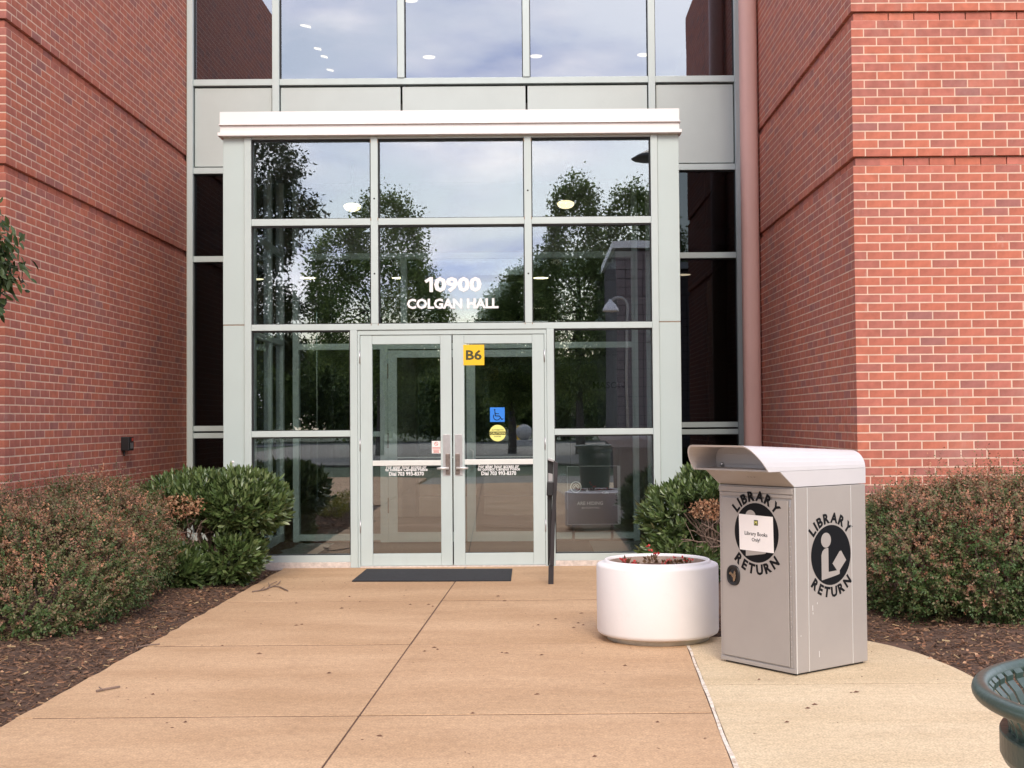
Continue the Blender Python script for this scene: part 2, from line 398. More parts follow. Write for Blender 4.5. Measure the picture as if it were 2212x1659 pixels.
M_BARB = island_ramp('barberry_leaf', [(0, (.045, .090, .026)), (.25, (.085, .140, .040)), (.45, (.16, .150, .062)), (.65, (.25, .150, .095)), (.85, (.40, .175, .105)), (1.0, (.50, .25, .13))],
                     0.5, var=0.2, vscale=30, bump=0, use_tint=True, transl=0.2)
M_TREEL = island_ramp('tree_leaf', [(0, (.09, .13, .04)), (.5, (.16, .22, .06)), (1, (.27, .33, .10))], 0.55, var=0.35, vscale=.9, bump=0, transl=0.55)
M_TREED = island_ramp('dark_tree_leaf', [(0, (.022, .040, .014)), (.5, (.045, .075, .025)), (1, (.08, .11, .04))], 0.5, var=0.2, vscale=8, bump=0, transl=0.2)
M_GOLD = island_ramp('golden_leaf', [(0, (.16, .17, .03)), (1, (.42, .40, .07))], .6, bump=0, transl=.2)
M_FLOWER = mat('red_flower', (.55, .03, .03), 0.5)
M_FLLEAF = mat('bronze_flower_leaf', (.12, .06, .025), 0.5, var=.3, vscale=30)

# ---------------------------------------------------------------- key dimensions
XC = -0.797                       # axis of the entrance
YW, YV, YF = 9.81, 12.45, 15.04   # wing fronts, vestibule front, main glass wall
XL, XR = -4.128, 2.535            # faces of the brick side walls
BM, BC = 0.2032, 0.06773          # brick module and course

# ================================================================ GROUND
struct('ground', ([(-200, -200, -.09), (200, -200, -.09), (200, 60, -.09), (-200, 60, -.09)], [(0, 1, 2, 3)]), M_GRASS)

def cline(Y): return -.893 + (Y - 5.2) * .0305
def wline(Y): return .825 + (Y - 5.2) * .0535
def lline(Y): return -2.56 + (Y - 5.2) * .013
pav = struct('pavement', prism([(-2.48, -3.0), (2.36, -3.0), (2.36, 8.1), (1.0, 8.3), (1.02, 12.44), (-2.46, 12.44)], -.085, -.003), M_JOINT)
def slab(poly, m, rr=0.0):
    o = make('slab', prism(poly, -.08, 0.0 + random.uniform(-.0015, .0015)), m, pav, bevel=0.003)
    return o
G = 0.013
JY = [12.435, 10.12, 8.16, 6.2, 4.2, 2.2, 0.2, -1.8, -3.8]
for a, b in zip(JY[:-1], JY[1:]):
    ya, yb = a - (0 if a > 12 else G), b + G
    # gently ragged outer edge
    n = 14
    left = [(lline(yb + (ya - yb) * i / n) + random.uniform(-.012, .012), yb + (ya - yb) * i / n) for i in range(n + 1)]
    slab(left[::-1] + [(cline(yb) - .005, yb), (cline(ya) - .005, ya)], M_TAN)
    xa = wline(ya) - .009; xb = wline(yb) - .009
    if a > 8.3: xa = xb = 1.05
    slab([(cline(yb) + .005, yb), (xb, yb), (xa, ya), (cline(ya) + .005, ya)], M_TAN)
# pale slabs to the right of the white joint, rounded back corner
def rx(Y):
    return 2.44 if Y < 6.9 else 2.44 - 0.55 * (1 - math.sqrt(max(0, 1 - ((Y - 6.9) / 1.45) ** 2)))
ys = [6.86 + .008 + (8.36 - 6.868) * i / 12 for i in range(13)]
poly = [(wline(6.868) + .012, 6.868)] + [(rx(y) + random.uniform(-.008, .008), y) for y in ys] + [(1.75, 8.36), (wline(8.34) + .012, 8.34)]
slab(poly, M_PALE)
for a, b in [(6.86, 4.9), (4.9, 2.9), (2.9, .9), (.9, -1.1), (-1.1, -3.8)]:
    slab([(wline(b) + .012, b + G), (2.44, b + G), (2.44 + (0.0), a - G), (wline(a) + .012, a - G)], M_PALE)
# white sealant line with worn edges
pts = []
n = 60
lp, rp = [], []
for i in range(n + 1):
    y = 8.2 + (-3.8 - 8.2) * i / n
    lp.append((wline(y) - .008 + random.uniform(-.003, .004), y)); rp.append((wline(y) + .010 + random.uniform(-.004, .005), y))
V = [(p[0], p[1], .0035) for p in lp + rp]; F = [(i, i + 1, n + 2 + i, n + 1 + i) for i in range(n)]
o = make('joint_sealant', (V, F), M_WJOINT, pav)
# walk and plaza behind the camera (seen in the glass)
struct('rear_walk', prism([(-2.6, -3.85), (2.44, -3.85), (2.44, -7.5), (-2.6, -7.5)], -.06, -.004), M_PLAZA)
struct('plaza', prism([(-9, -17), (9, -17), (16, -26), (16, -53), (-14, -53), (-14, -26)], -.06, -.006), M_PLAZA)
struct('campus_road', prism([(-120, -60), (120, -60), (120, -53), (-120, -53)], -.085, -.05), mat('asphalt', (.06, .06, .062), .9, var=.1, vscale=2))

def bed(name, x0, x1, y0, y1, dist, nx=110, ny=110):
    V, F = [], []
    for j in range(ny + 1):
        for i in range(nx + 1):
            x = x0 + (x1 - x0) * i / nx; y = y0 + (y1 - y0) * j / ny
            d = max(0, min(1, dist(x, y) / .7)); d = d * d * (3 - 2 * d)
            nz = math.sin(x * 7.1 + y * 3.3) * math.sin(y * 5.7 - x * 2.1)
            V.append((x, y, -.022 + .07 * d + .012 * nz * d + random.uniform(-.006, .006)))
    for j in range(ny):
        for i in range(nx):
            a = j * (nx + 1) + i; F.append((a, a + 1, a + nx + 2, a + nx + 1))
    o = struct(name, (V, F), M_MULCHG, smooth=True); return o
distL = lambda x, y: lline(y) - x - .03
def distR(x, y):
    if y > 8.4: return max(0, x - 1.1) if y > 8.9 else min(max(0, x - 1.1) , (y - 8.37))
    return max(0, x - rx(min(y, 8.34))) if y > 6.9 else x - 2.46
bed('mulch_bed_left', -7.5, -2.40, 3.4, 15.0, distL)
struct('cross_walk', prism([(-9.5, -7.4), (-2.75, -7.4), (-2.60, 3.38), (-9.5, 3.38)], -.07, -.007), M_TAN)
struct('cross_walk', prism([(2.46, -7.4), (9.5, -7.4), (9.5, 3.3), (2.46, 3.3)], -.07, -.007), M_TAN)
bed('mulch_bed_right', 1.0, 6.5, 3.5, 15.0, distR)

def chips(name, n, x0, x1, y0, y1, dist, label, lmin=.014, lmax=.055, seed=1, zoff=0):
    rg = np.random.default_rng(seed)
    V = np.zeros((n, 8, 3)); k = 0
    while k < n:
        x = rg.uniform(x0, x1); y = rg.uniform(y0, y1); d = dist(x, y)
        if d < 0.0: continue
        dd = max(0, min(1, d / .7)); dd = dd * dd * (3 - 2 * dd)
        nz = math.sin(x * 7.1 + y * 3.3) * math.sin(y * 5.7 - x * 2.1)
        z = -.022 + .07 * dd + .012 * nz * dd + rg.uniform(0, .012) + zoff
        L_ = rg.uniform(lmin, lmax); w = rg.uniform(.004, .011); h = rg.uniform(.002, .005)
        a = rg.uniform(0, 6.283); p = rg.normal(0, .22)
        u = np.array([math.cos(a) * math.cos(p), math.sin(a) * math.cos(p), math.sin(p)])
        s = np.array([-math.sin(a), math.cos(a), rg.normal(0, .3)]); up = np.array([0, 0, 1.0])
        c = np.array([x, y, z])
        i = 0
        for su in (-1, 1):
            for sv in (-1, 1):
                for sw in (-1, 1):
                    V[k, i] = c + u * su * L_ / 2 + s * sv * w / 2 * (.6 if su > 0 else 1) + up * sw * h / 2; i += 1
        k += 1
    F0 = [(0, 1, 3, 2), (4, 6, 7, 5), (0, 4, 5, 1), (2, 3, 7, 6), (1, 5, 7, 3)]
    F = [tuple(8 * j + q for q in f) for j in range(n) for f in F0]
    o = make(name, (V.reshape(-1, 3).tolist(), F), M_CHIP)
    tag(o, label, 'mulch', kind='stuff'); return o
chips('mulch', 22000, -4.6, -2.45, 5.4, 12.3, distL, 'shredded brown bark mulch in the bed left of the walk', seed=3)
chips('mulch', 13000, 1.2, 4.2, 6.0, 9.6, distR, 'shredded brown bark mulch in the bed right of the walk', seed=4)

# ================================================================ BRICK WINGS
def wing(name, sgn, xf, xend, label):
    """xf: X of the side face; body extends away from the entrance (sgn -1 = left)"""
    root = empty(name, (xf, YW, 0))
    tag(root, label, 'brick wall')
    z_off = 3.488
    k0, k1 = -52, 66
    zb, zt = -.1, z_off + k1 * BC
    yend = YF + .02
    # mortar core, stepped in at the two recessed courses
    e = .0009; rc = .024
    q9 = .0085
    levels = [(zb, z_off - BC, 0), (z_off - BC, z_off + q9, 1), (z_off + q9, z_off + 16 * BC, 0), (z_off + 16 * BC, z_off + 17 * BC + q9, 1), (z_off + 17 * BC + q9, zt, 0)]
    parts = []
    for a, b, r in levels:
        ins = e + (rc + .02) * r
        xa = xf + sgn * ins; x1 = xf + sgn * abs(xend - xf)
        ya = YW + ins
        parts.append(box(min(xa, x1), max(xa, x1), ya, yend + 3.0, a, b))
    make('mortar_core', merge(*parts), M_MORTAR, root)
    bl, bh, bd = BM - .0095, BC - .0095, .0925
    cells = []
    for k in range(k0, k1):
        z0 = z_off + k * BC + .0075
        rcs = rc if k in (-1, 16) else 0.0
        odd = k % 2
        # corner brick
        if odd: lx, ly = bl, bd
        else: lx, ly = bd, bl
        cells.append(('c', xf + sgn * (lx / 2 + rcs), YW + ly / 2 + rcs, z0 + bh / 2, lx, ly, odd))
        # side face bricks
        s = BM if not odd else BM / 2
        while s < yend - YW - .02:
            l = min(bl, yend - YW - s)
            cells.append(('s', xf + sgn * (.03 + rcs), YW + s + l / 2, z0 + bh / 2, .06, l, odd)); s += BM
        # front face bricks
        s = BM if odd else BM / 2
        while s < abs(xend - xf):
            cells.append(('f', xf + sgn * (s + bl / 2), YW + .03 + rcs, z0 + bh / 2, bl, .06, odd)); s += BM
    def vis(c):
        kind, x, y, z, lx, ly, odd = c
        d = Vector((x, y, z)) - C0
        px = 1150.3 + FD * d.x / d.y; py = 907 - FD * d.z / d.y
        if px < -30 or px > 2240 or py < -30 or py > 1110: return 0
        if kind == 'f' or kind == 'c': A = lx * bh / d.y ** 2
        else: A = ly * bh * abs(x) / d.y / d.y ** 2
        return A
    order = sorted(range(len(cells)), key=lambda i: -vis(cells[i]))
    single = set(order[:298])
    meshes = {}
    def brick_mesh(lx, ly):
        key = (round(lx, 3), round(ly, 3))
        if key not in meshes:
            me = bpy.data.meshes.new('brick')
            import bmesh
            bm = bmesh.new()
            v, f = box(-lx/2, lx/2, -ly/2, ly/2, -bh/2, bh/2)
            vs = [bm.verts.new(p) for p in v]
            for q in f: bm.faces.new([vs[i] for i in q])
            bmesh.ops.bevel(bm, geom=[ed for ed in bm.edges], offset=.0012, segments=1, affect='EDGES')
            bm.to_mesh(me); bm.free(); me.materials.append(M_BRICK); meshes[key] = me
        return meshes[key]
    V, F = [], []
    rl = root.location
    for i, (kind, x, y, z, lx, ly, odd) in enumerate(cells):
        jx, jy, jz = random.uniform(-.0004, .0004), random.uniform(-.0004, .0004), random.uniform(-.0009, .0009)
        if i in single:
            o = bpy.data.objects.new('brick', brick_mesh(lx, ly)); COL.objects.link(o); o.parent = root
            o.location = (x + jx - rl.x, y + jy - rl.y, z + jz - rl.z); o.rotation_euler = (0, random.uniform(-.004, .004) if kind == 'f' else 0, 0)
        else:
            v, f = box(x-lx/2+jx, x+lx/2+jx, y-ly/2+jy, y+ly/2+jy, z-bh/2+jz, z+bh/2+jz)
            b = len(V); V += v; F += [tuple(q + b for q in ff) for ff in f]
    o = make('bricks', (V, F), M_BRICK, root); o['kind'] = 'stuff'
    return root
wing('brick_wing', -1, XL, -6.6, 'red brick wall left of the entrance, with the small black box on it')
wing('brick_wing', +1, XR, 5.4, 'red brick wall right of the entrance, its front face behind the book return')

# ================================================================ MAIN GLASS WALL
cw = empty('glass_curtain_wall', (XC, YF, 0))
tag(cw, 'tall grey framed glass wall of the building between the two brick wings', 'glass wall')
def fr(name, x0, x1, z0, z1, y0, y1, m=M_ALU, p=cw, bev=.003):
    return make(name, box(x0, x1, y0, y1, z0, z1), m, p, bevel=bev)
MX = [XC - 2.257, XC - .752, XC + .752, XC + 2.257]
JX = (XL + .002, XR - .002)
ZT = 7.6
for x in MX:
    if abs(x - XC) > 2: fr('mullion', x - .041, x + .041, 0.05, ZT, YF - .10, YF + .05)
    else:
        fr('mullion', x - .041, x + .041, 5.563, ZT, YF - .10, YF + .05)
fr('jamb', JX[0] + .012, JX[0] + .080, 0.05, ZT, YF - .11, YF + .05)
fr('jamb', JX[1] - .080, JX[1] - .012, 0.05, ZT, YF - .11, YF + .05)
fr('sealant', JX[0], JX[0] + .0115, 0.05, ZT, YF - .085, YF + .02, M_CAULK, bev=0)
fr('sealant', JX[1] - .0115, JX[1], 0.05, ZT, YF - .085, YF + .02, M_CAULK, bev=0)
spans = [(JX[0] + .081, MX[0] - .042), (MX[0] + .042, MX[1] - .042), (MX[1] + .042, MX[2] - .042), (MX[2] + .042, MX[3] - .042), (MX[3] + .042, JX[1] - .081)]
fr('transom', spans[0][0], spans[0][1], 5.487, 5.562, YF - .085, YF + .04)
fr('transom', spans[1][0], spans[3][1], 5.487, 5.562, YF - .085, YF + .04)
fr('transom', spans[4][0], spans[4][1], 5.487, 5.562, YF - .085, YF + .04)
for i, (a, b) in enumerate(spans):
    fr('pane', a, b, 5.563, ZT - .1, YF - .02, YF - .012, M_GLASSU, bev=0)
    fr('transom', a, b, ZT - .1, ZT, YF - .085, YF + .04)
    # dark gap + spandrel panel
    fr('gasket', a, b, 4.50, 5.486, YF + .0, YF + .02, M_GASKET, bev=0)
    if i in (0, 4):
        fr('spandrel_panel', a + .012, b - .012, 4.515, 5.462, YF - .055, YF - .001, M_PANEL, bev=.004)
    else:
        jj = .012
        fr('spandrel_panel', a + (.012 if i == 1 else -.042 + jj), b - (.012 if i == 3 else -.042 + jj), 4.515, 5.462, YF - .055, YF - .001, M_PANEL, bev=.004)
for a, b in (spans[0], spans[4]):
    for z0, z1 in ((4.425, 4.497), (3.363, 3.432), (1.340, 1.402), (1.256, 1.318), (.05, .13)):
        fr('transom', a, b, z0, z1, YF - .085, YF + .04)
    fr('gasket', a, b, 1.319, 1.339, YF - .04, YF + .02, M_GASKET, bev=0)
    for z0, z1 in ((3.433, 4.424), (1.403, 3.362), (.131, 1.255)):
        fr('pane', a, b, z0, z1, YF - .02, YF - .012, M_GLASSD, bev=0)
fr('curb', JX[0], XC - 2.21, -.08, .049, YF - .14, YF + .1, M_CURB)
fr('curb', XC + 2.21, JX[1], -.08, .049, YF - .14, YF + .1, M_CURB)
fr('wall_cap', JX[0], JX[1], ZT + .001, ZT + .35, YF - .09, YF + .3, M_PANEL)

# lobby behind the glass wall (structure)
struct('lobby_floor', box(JX[0], JX[1], YF + .05, 24, -.05, .0), M_LOBFLOOR)
struct('lobby_ceiling', box(JX[0], JX[1], YF + .12, 24, 3.55, 3.75), M_LOBCEIL)
struct('upper_floor', box(JX[0], JX[1], YF + .12, 24, 5.1, 5.3), M_LOBCEIL)
struct('upper_ceiling', box(JX[0], JX[1], YF + .06, 24, 7.52, 7.6), M_LOBCEIL)
struct('lobby_back_wall', box(JX[0], JX[1], 24.01, 24.2, -.05, 7.6), M_DKWALL)
struct('lobby_side_wall', box(JX[0] - .2, JX[0] - .001, YF + 3.2, 24, -.05, 7.6), M_DKWALL)
struct('lobby_side_wall', box(JX[1] + .001, JX[1] + .2, YF + 3.2, 24, -.05, 7.6), M_DKWALL)
for xx, yy, w, hh in ((-2.0, 19.0, .5, 3.54), (.3, 20.5, .6, 3.54)):
    tag(make('lobby_column', box(xx - w/2, xx + w/2, yy - .25, yy + .25, .001, hh), M_GREYP),
        'grey square lobby column seen dimly through the %s door glass' % ('left' if xx < -1 else 'right'), 'column', 'columns in the lobby')
pnl = make('lobby_partition', box(.55, 2.0, 18.2, 18.3, .001, 3.2), M_GREYP)
tag(pnl, 'grey lobby partition with dark lettering, behind the right entrance bay', 'partition')
make('lettering', text_on('MASON', PY(1315, 832, 18.195), (1,0,0), (0,0,1), (0,-1,0), width=.46, bold=.01), M_INK, pnl)
# upper floor ceiling lamps
def disc(x, y, z, r, m, name, label, cat, group=None, rim=True):
    prof = [(0.001, z - .012), (r * .98, z - .012), (r, z - .004), (r * 1.12, z - .010), (r * 1.12, z)]
    a = lathe(prof[:3], x, y, 24); b = lathe(prof[2:], x, y, 24)
    o = make(name, [(a[0], a[1], m), (b[0], b[1], M_FASCIA)], None, loc=(x, y, z)); tag(o, label, cat, group); return o
def cl(px, py, z, r, label, m=M_LITE, dz=0.0):
    p = PG(px, py, z - .012); disc(p.x, p.y, z, r, m, 'ceiling_lamp', label, 'ceiling lamp', 'round ceiling lamps behind the glass')
cl(927, 124, 7.52, .10, 'round ceiling lamp seen through the second upper window, lower left of the pane')
cl(1158, 122, 7.52, .10, 'round ceiling lamp seen at the left edge of the third upper window')
cl(1390, 119, 7.52, .10, 'round ceiling lamp seen at the right edge of the third upper window')
cl(887, 1, 7.52, .10, 'round ceiling lamp cut by the top of the picture above the second upper window')
for px, py, lb in ((665, 601, 'lobby ceiling lamp shining between the dark tree reflection and the left mullion'), (863, 601, 'lobby ceiling lamp just left of the white house number'),
                   (1168, 601, 'lobby ceiling lamp at the left edge of the right pane beside the house number'), (1475, 594, 'lobby ceiling lamp seen in the dark window right of the vestibule')):
    cl(px, py, 3.55, .11, lb)
for i, (px, py) in enumerate(((660, 57), (686, 106), (700, 123), (713, 152))):
    p = PG(px, py, 7.50)
    w = .08 if i == 0 else .055
    o = make('ceiling_light_strip', box(p.x - w, p.x + w, p.y - .03, p.y + .03, 7.495, 7.515), M_LITE, loc=(p.x, p.y, 7.5)); o.rotation_euler = (0, .25, 0)
    tag(o, ['nearest and longest', 'second', 'third', 'farthest and smallest'][i] + ' short light strip on the ceiling behind the first upper window', 'light strip', 'short ceiling light strips')

# ================================================================ VESTIBULE
ve = empty('entrance_vestibule', (XC, YV, 0))
tag(ve, 'projecting glazed entrance vestibule with white fascia, 10900 lettering and double doors', 'entrance')
def fv(name, x0, x1, z0, z1, y0=YV - .0, y1=YV + .14, m=M_ALU, bev=.003, p=ve):
    return make(name, box(XC + x0, XC + x1, y0, y1, z0, z1), m, p, bevel=bev)
ZH = 4.262
for s in (-1, 1):
    # pilaster panels, two pieces with a ragged horizontal joint
    a, b = sorted((s * 2.062, s * 2.275))
    fv('pilaster_panel', a, b, 2.415, 4.30, YV + .004, YV + .16, M_PILAST)
    fv('pilaster_panel', a, b, .0, 2.405, YV + .007, YV + .16, M_PILAST)
    a, b = sorted((s * 1.992, s * 2.060))
    fv('corner_mullion', a, b, .0, 4.285, YV - .012, YV + .14)
    a, b = sorted((s * .729, s * .801))
    fv('mullion', a, b, 2.412, 4.285, YV - .012, YV + .14)
    a, b = sorted((s * .940, s * 1.012))
    fv('mullion', a, b, -.01, 2.349, YV - .012, YV + .14)
fv('head_rail', -1.99, -.802, 4.263, 4.288); fv('head_rail', -.728, .728, 4.263, 4.288); fv('head_rail', .802, 1.99, 4.263, 4.288)
for a, b in ((-1.991, -.802), (-.728, .728), (.802, 1.991)):
    fv('transom', a, b, 3.397, 3.464, YV - .006)
    fv('pane', a, b, 3.465, 4.262, YV + .05, YV + .058, M_GLASS, 0)
    fv('pane', a, b, 2.414, 3.396, YV + .05, YV + .058, M_GLASS, 0)
fv('transom', -1.991, 1.991, 2.350, 2.411, YV - .009)
for s in (-1, 1):
    a, b = sorted((s * 1.013, s * 1.991))
    fv('transom', a, b, 1.293, 1.353, YV - .006)
    fv('pane', a, b, 1.354, 2.349, YV + .05, YV + .058, M_GLASS, 0)
    fv('pane', a, b, .123, 1.292, YV + .05, YV + .058, M_GLASS, 0)
    fv('sill', a, b, .055, .122, YV - .006)
    a, b = sorted((s * 1.013, s * 2.28))
    fv('curb', a, b, -.08, .0545, YV - .02, YV + .16, M_CURB) if s < 0 else fv('curb', a, b, -.08, .0545, YV - .02, YV + .16, M_CURB)
def gasket_round(parent, x0, x1, z0, z1, y0, y1, w=.009):
    return make('gasket', merge(box(x0, x0 + w, y0, y1, z0, z1), box(x1 - w, x1, y0, y1, z0, z1), box(x0 + w, x1 - w, y0, y1, z0, z0 + w * .6), box(x0 + w, x1 - w, y0, y1, z1 - w * 1.5, z1)), M_GASKET, parent)
for par, yd in ((ve, .045), (cw, .03)):
    for c_ in [c for c in list(par.children) if c.name.startswith('pane')]:
        co = [c_.matrix_basis @ v.co for v in c_.data.vertices]; r0 = par.location
        xs = [v.x + r0.x for v in co]; ys_ = [v.y + r0.y for v in co]; zs = [v.z + r0.z for v in co]
        gasket_round(par, min(xs), max(xs), min(zs), max(zs), min(ys_) - yd, min(ys_) - .0005)
# fascia: three stepped bands, fine seam right of the middle
def band(x0, x1, z0, z1, pr):
    return box(XC + x0, XC + x1, YV - pr, YV + .12, z0, z1)
for x0, x1 in ((-2.300, -.110), (-.1095, .031), (.0315, 2.288)):
    pr = .003 if x1 - x0 < .5 else 0
    e0 = -.012 if x0 < -2 else 0; e1 = .012 if x1 > 2 else 0
    make('fascia', merge(band(x0 + e0 * -1, x1 - e1, 4.400, 4.525, .075 + pr), band(x0, x1, 4.392, 4.3995, .088 + pr), band(x0 - e0, x1 - e1, 4.322, 4.3915, .062 + pr), band(x0 + e0, x1 + e1, 4.288, 4.3215, .072 + pr)), M_FASCIA, ve, bevel=.002)
make('roof', box(XC - 2.27, XC + 2.27, YV + .121, YF - .11, 4.31, 4.50), M_GREYP, ve)
make('fascia_return', box(XC - 2.288, XC - 2.272, YV + .121, YF - .11, 4.29, 4.52), M_FASCIA, ve)
make('fascia_return', box(XC + 2.272, XC + 2.288, YV + .121, YF - .11, 4.29, 4.52), M_FASCIA, ve)
make('ceiling', box(XC - 2.26, XC + 2.26, YV + .15, YF - .11, 4.290, 4.309), M_GREYP, ve)
# side walls of the vestibule
for s in (-1, 1):
    xo = XC + s * 2.20
    x0, x1 = xo - .045, xo + .045
    ysp = [YV + .161, 13.35, 13.42, 14.18, 14.25, YF - .111]
    for y0, y1 in ((YV + .161, YV + .22), (13.35, 13.42), (14.18, 14.25), (YF - .19, YF - .111)):
        make('side_mullion', box(x0, x1, y0, y1, .0, 4.289), M_ALU, ve)
    for y0, y1 in ((YV + .221, 13.349), (13.421, 14.179), (14.251, YF - .191)):
        for z0, z1 in ((.03, .12), (1.293, 1.353), (2.350, 2.411), (3.397, 3.464)):
            make('side_rail', box(x0, x1, y0, y1, z0, z1), M_ALU, ve)
        for z0, z1 in ((.121, 1.292), (1.354, 2.349), (2.412, 3.396), (3.465, 4.289)):
            make('side_pane', box(xo - .004, xo + .004, y0, y1, z0, z1), M_GLASS, ve)
make('floor', box(XC - 2.15, XC + 2.15, YV + .161, YF - .101, -.04, .004), M_VFLOOR, ve)
make('carpet', box(XC - 1.55, XC + 1.45, YV + .24, YF - .16, .0045, .012), M_VMAT, ve)
# inner wall in the plane of the main glass wall
def fi(name, x0, x1, z0, z1, y0=YF - .10, y1=YF + .02, m=M_ALU, p=ve):
    return make(name, box(XC + x0, XC + x1, y0, y1, z0, z1), m, p)
for s in (-1, 1):
    a, b = sorted((s * .93, s * 1.02)); fi('inner_mullion', a, b, 0, 2.30)
    a, b = sorted((s * 1.99, s * 2.06)); fi('inner_mullion', a, b, 0, 4.3)
    a, b = sorted((s * 1.021, s * 1.989)); fi('inner_rail', a, b, .03, .10); fi('inner_pane', a, b, .101, 1.26, YF - .05, YF - .042, M_GLASSI)
    fi('inner_rail', a, b, 1.261, 1.32); fi('inner_pane', a, b, 1.321, 2.30, YF - .05, YF - .042, M_GLASSI)
    a, b = sorted((s * .70, s * .77)); fi('inner_mullion', a, b, 2.371, 3.38)
fi('inner_rail', -1.989, 1.989, 2.301, 2.370); fi('inner_rail', -1.989, 1.989, 3.381, 3.45)
for a, b in ((-1.989, -.771), (-.699, .699), (.771, 1.989)):
    fi('inner_pane', a, b, 2.371, 3.380, YF - .05, YF - .042, M_GLASSI)
fi('inner_fascia', -1.989, 1.989, 3.451, 4.289, YF - .09, YF - .05, M_GREYP)
for s in (-1, 1):
    a, b = sorted((s * .008, s * .926))
    st, tr, br = .105, .085, .115
    parts = [box(XC + a, XC + a + st, YF - .09, YF - .045, .006, 2.285), box(XC + b - st, XC + b, YF - .09, YF - .045, .006, 2.285),
             box(XC + a + st, XC + b - st, YF - .09, YF - .045, 2.20, 2.285), box(XC + a + st, XC + b - st, YF - .09, YF - .045, .006, .12)]
    d = make('inner_door', merge(*parts), M_ALU, ve)
    fi('pane', a + st, b - st, .121, 2.199, YF - .07, YF - .064, M_GLASSI, d)
    fi('push_bar', a + st, b - st, 1.00, 1.016, YF - .11, YF - .095, M_SILVER, d)
    if s > 0:
        hx = XC + a + .045
        make('handle', tube([(hx, YF - .09, 1.10), (hx, YF - .15, 1.10), (hx + .035, YF - .16, 1.08), (hx + .035, YF - .16, .88), (hx, YF - .15, .86), (hx, YF - .09, .86)], .010, 8), M_SILVER, d, smooth=True)
    else:
        for zz in (.35, 1.12, 1.95):
            fi('hinge', a - .008, a + .006, zz, zz + .18, YF - .105, YF - .09, M_BRONZE, d)
# outer doors
fv('door_frame', -.939, -.917, -.005, 2.3, YV + .0, YV + .12); fv('door_frame', .917, .939, -.005, 2.3, YV + .0, YV + .12)
fv('door_frame', -.939, .939, 2.3005, 2.345, YV + .004, YV + .12); fv('threshold', -.916, .916, -.02, .010, YV - .03, YV + .12, M_CURB)
fv('door_gap', -.935, .935, 2.3451, 2.3499, YV + .02, YV + .1, M_GASKET)
DY0, DY1 = YV + .012, YV + .056
doors = []
for s in (-1, 1):
    a, b = sorted((s * .006, s * .914))
    sti, sto, tr, br = .112, .118, .088, .118
    la, lb = (sto, sti) if s < 0 else (sti, sto)
    z0, z1 = .012, 2.296
    parts = [box(XC + a, XC + a + la, DY0, DY1, z0, z1), box(XC + b - lb, XC + b, DY0, DY1, z0, z1),
             box(XC + a + la + .001, XC + b - lb - .001, DY0 + .002, DY1, z1 - tr, z1), box(XC + a + la + .001, XC + b - lb - .001, DY0 + .002, DY1, z0, z0 + br)]
    d = make('door', merge(*parts), M_ALU, ve, bevel=.003)
    d['label'] = 'left leaf of the entrance doors, with the no smoking notice' if s < 0 else 'right leaf of the entrance doors, with the yellow B6 sign'
    doors.append(d)
    ga, gb = a + la, b - lb
    fv('pane', ga, gb, z0 + br, z1 - tr, DY0 + .02, DY0 + .027, M_GLASS, 0, d)
    fv('push_bar', ga, gb, 1.000 + (.005 if s > 0 else 0), 1.052 + (.005 if s > 0 else 0), DY0 + .003, DY0 + .018, M_BAR, .002, d)
    # latch plate, escutcheon, lever
    cx = s * .06
    fv('latch_plate', cx - .037, cx + .037, .895, 1.307, DY0 - .003, DY0 + .001, M_STEEL, .001, d)
    ex = s * .048
    fv('escutcheon', ex - .022, ex + .022, .91, 1.115, DY0 - .016, DY0 - .0035, M_BRONZE, .003, d)
    lx = XC + ex
    make('lever', merge(tube([(lx, DY0 - .016, .973), (lx, DY0 - .045, .973)], .011, 10),
                        tube([(lx - s * .012, DY0 - .045, .973), (lx + s * .06, DY0 - .048, .974), (lx + s * .105, DY0 - .042, .970)], [.013, .012, .010], 10)), M_SILVER, d, smooth=True)
    hx = b if s > 0 else a
    for zz in (.40, 1.21, 2.08):
        make('hinge', tube([(XC + hx + s * .004, DY0 - .008, zz - .062), (XC + hx + s * .004, DY0 - .008, zz + .062)], .0075, 8), M_STEEL, d, smooth=True)
    # white lettering on the glass
    cxp = PY(878.5 if s < 0 else 1078, 1009, DY0 + .019)
    rows = [('For after hour access or', 86, 1008.3, .0), ('to contact Campus Police', 90, 1015.3, 0), ('Dial 703 993-8370', 74, 1023.5, 0)]
    tx = []
    for (tt, wpx, py, _) in rows:
        c = PY(cxp.x * 0 + (878 if s < 0 else 1077.5), py - (1.2 if s > 0 else 0), DY0 + .019)
        tx.append(text_on(tt, c, (1, 0, 0), (0, 0, 1), (0, -1, 0), width=wpx / 214, height=8.6 / 216, bold=.025))
    make('lettering', merge(*tx), M_WHITE, d)
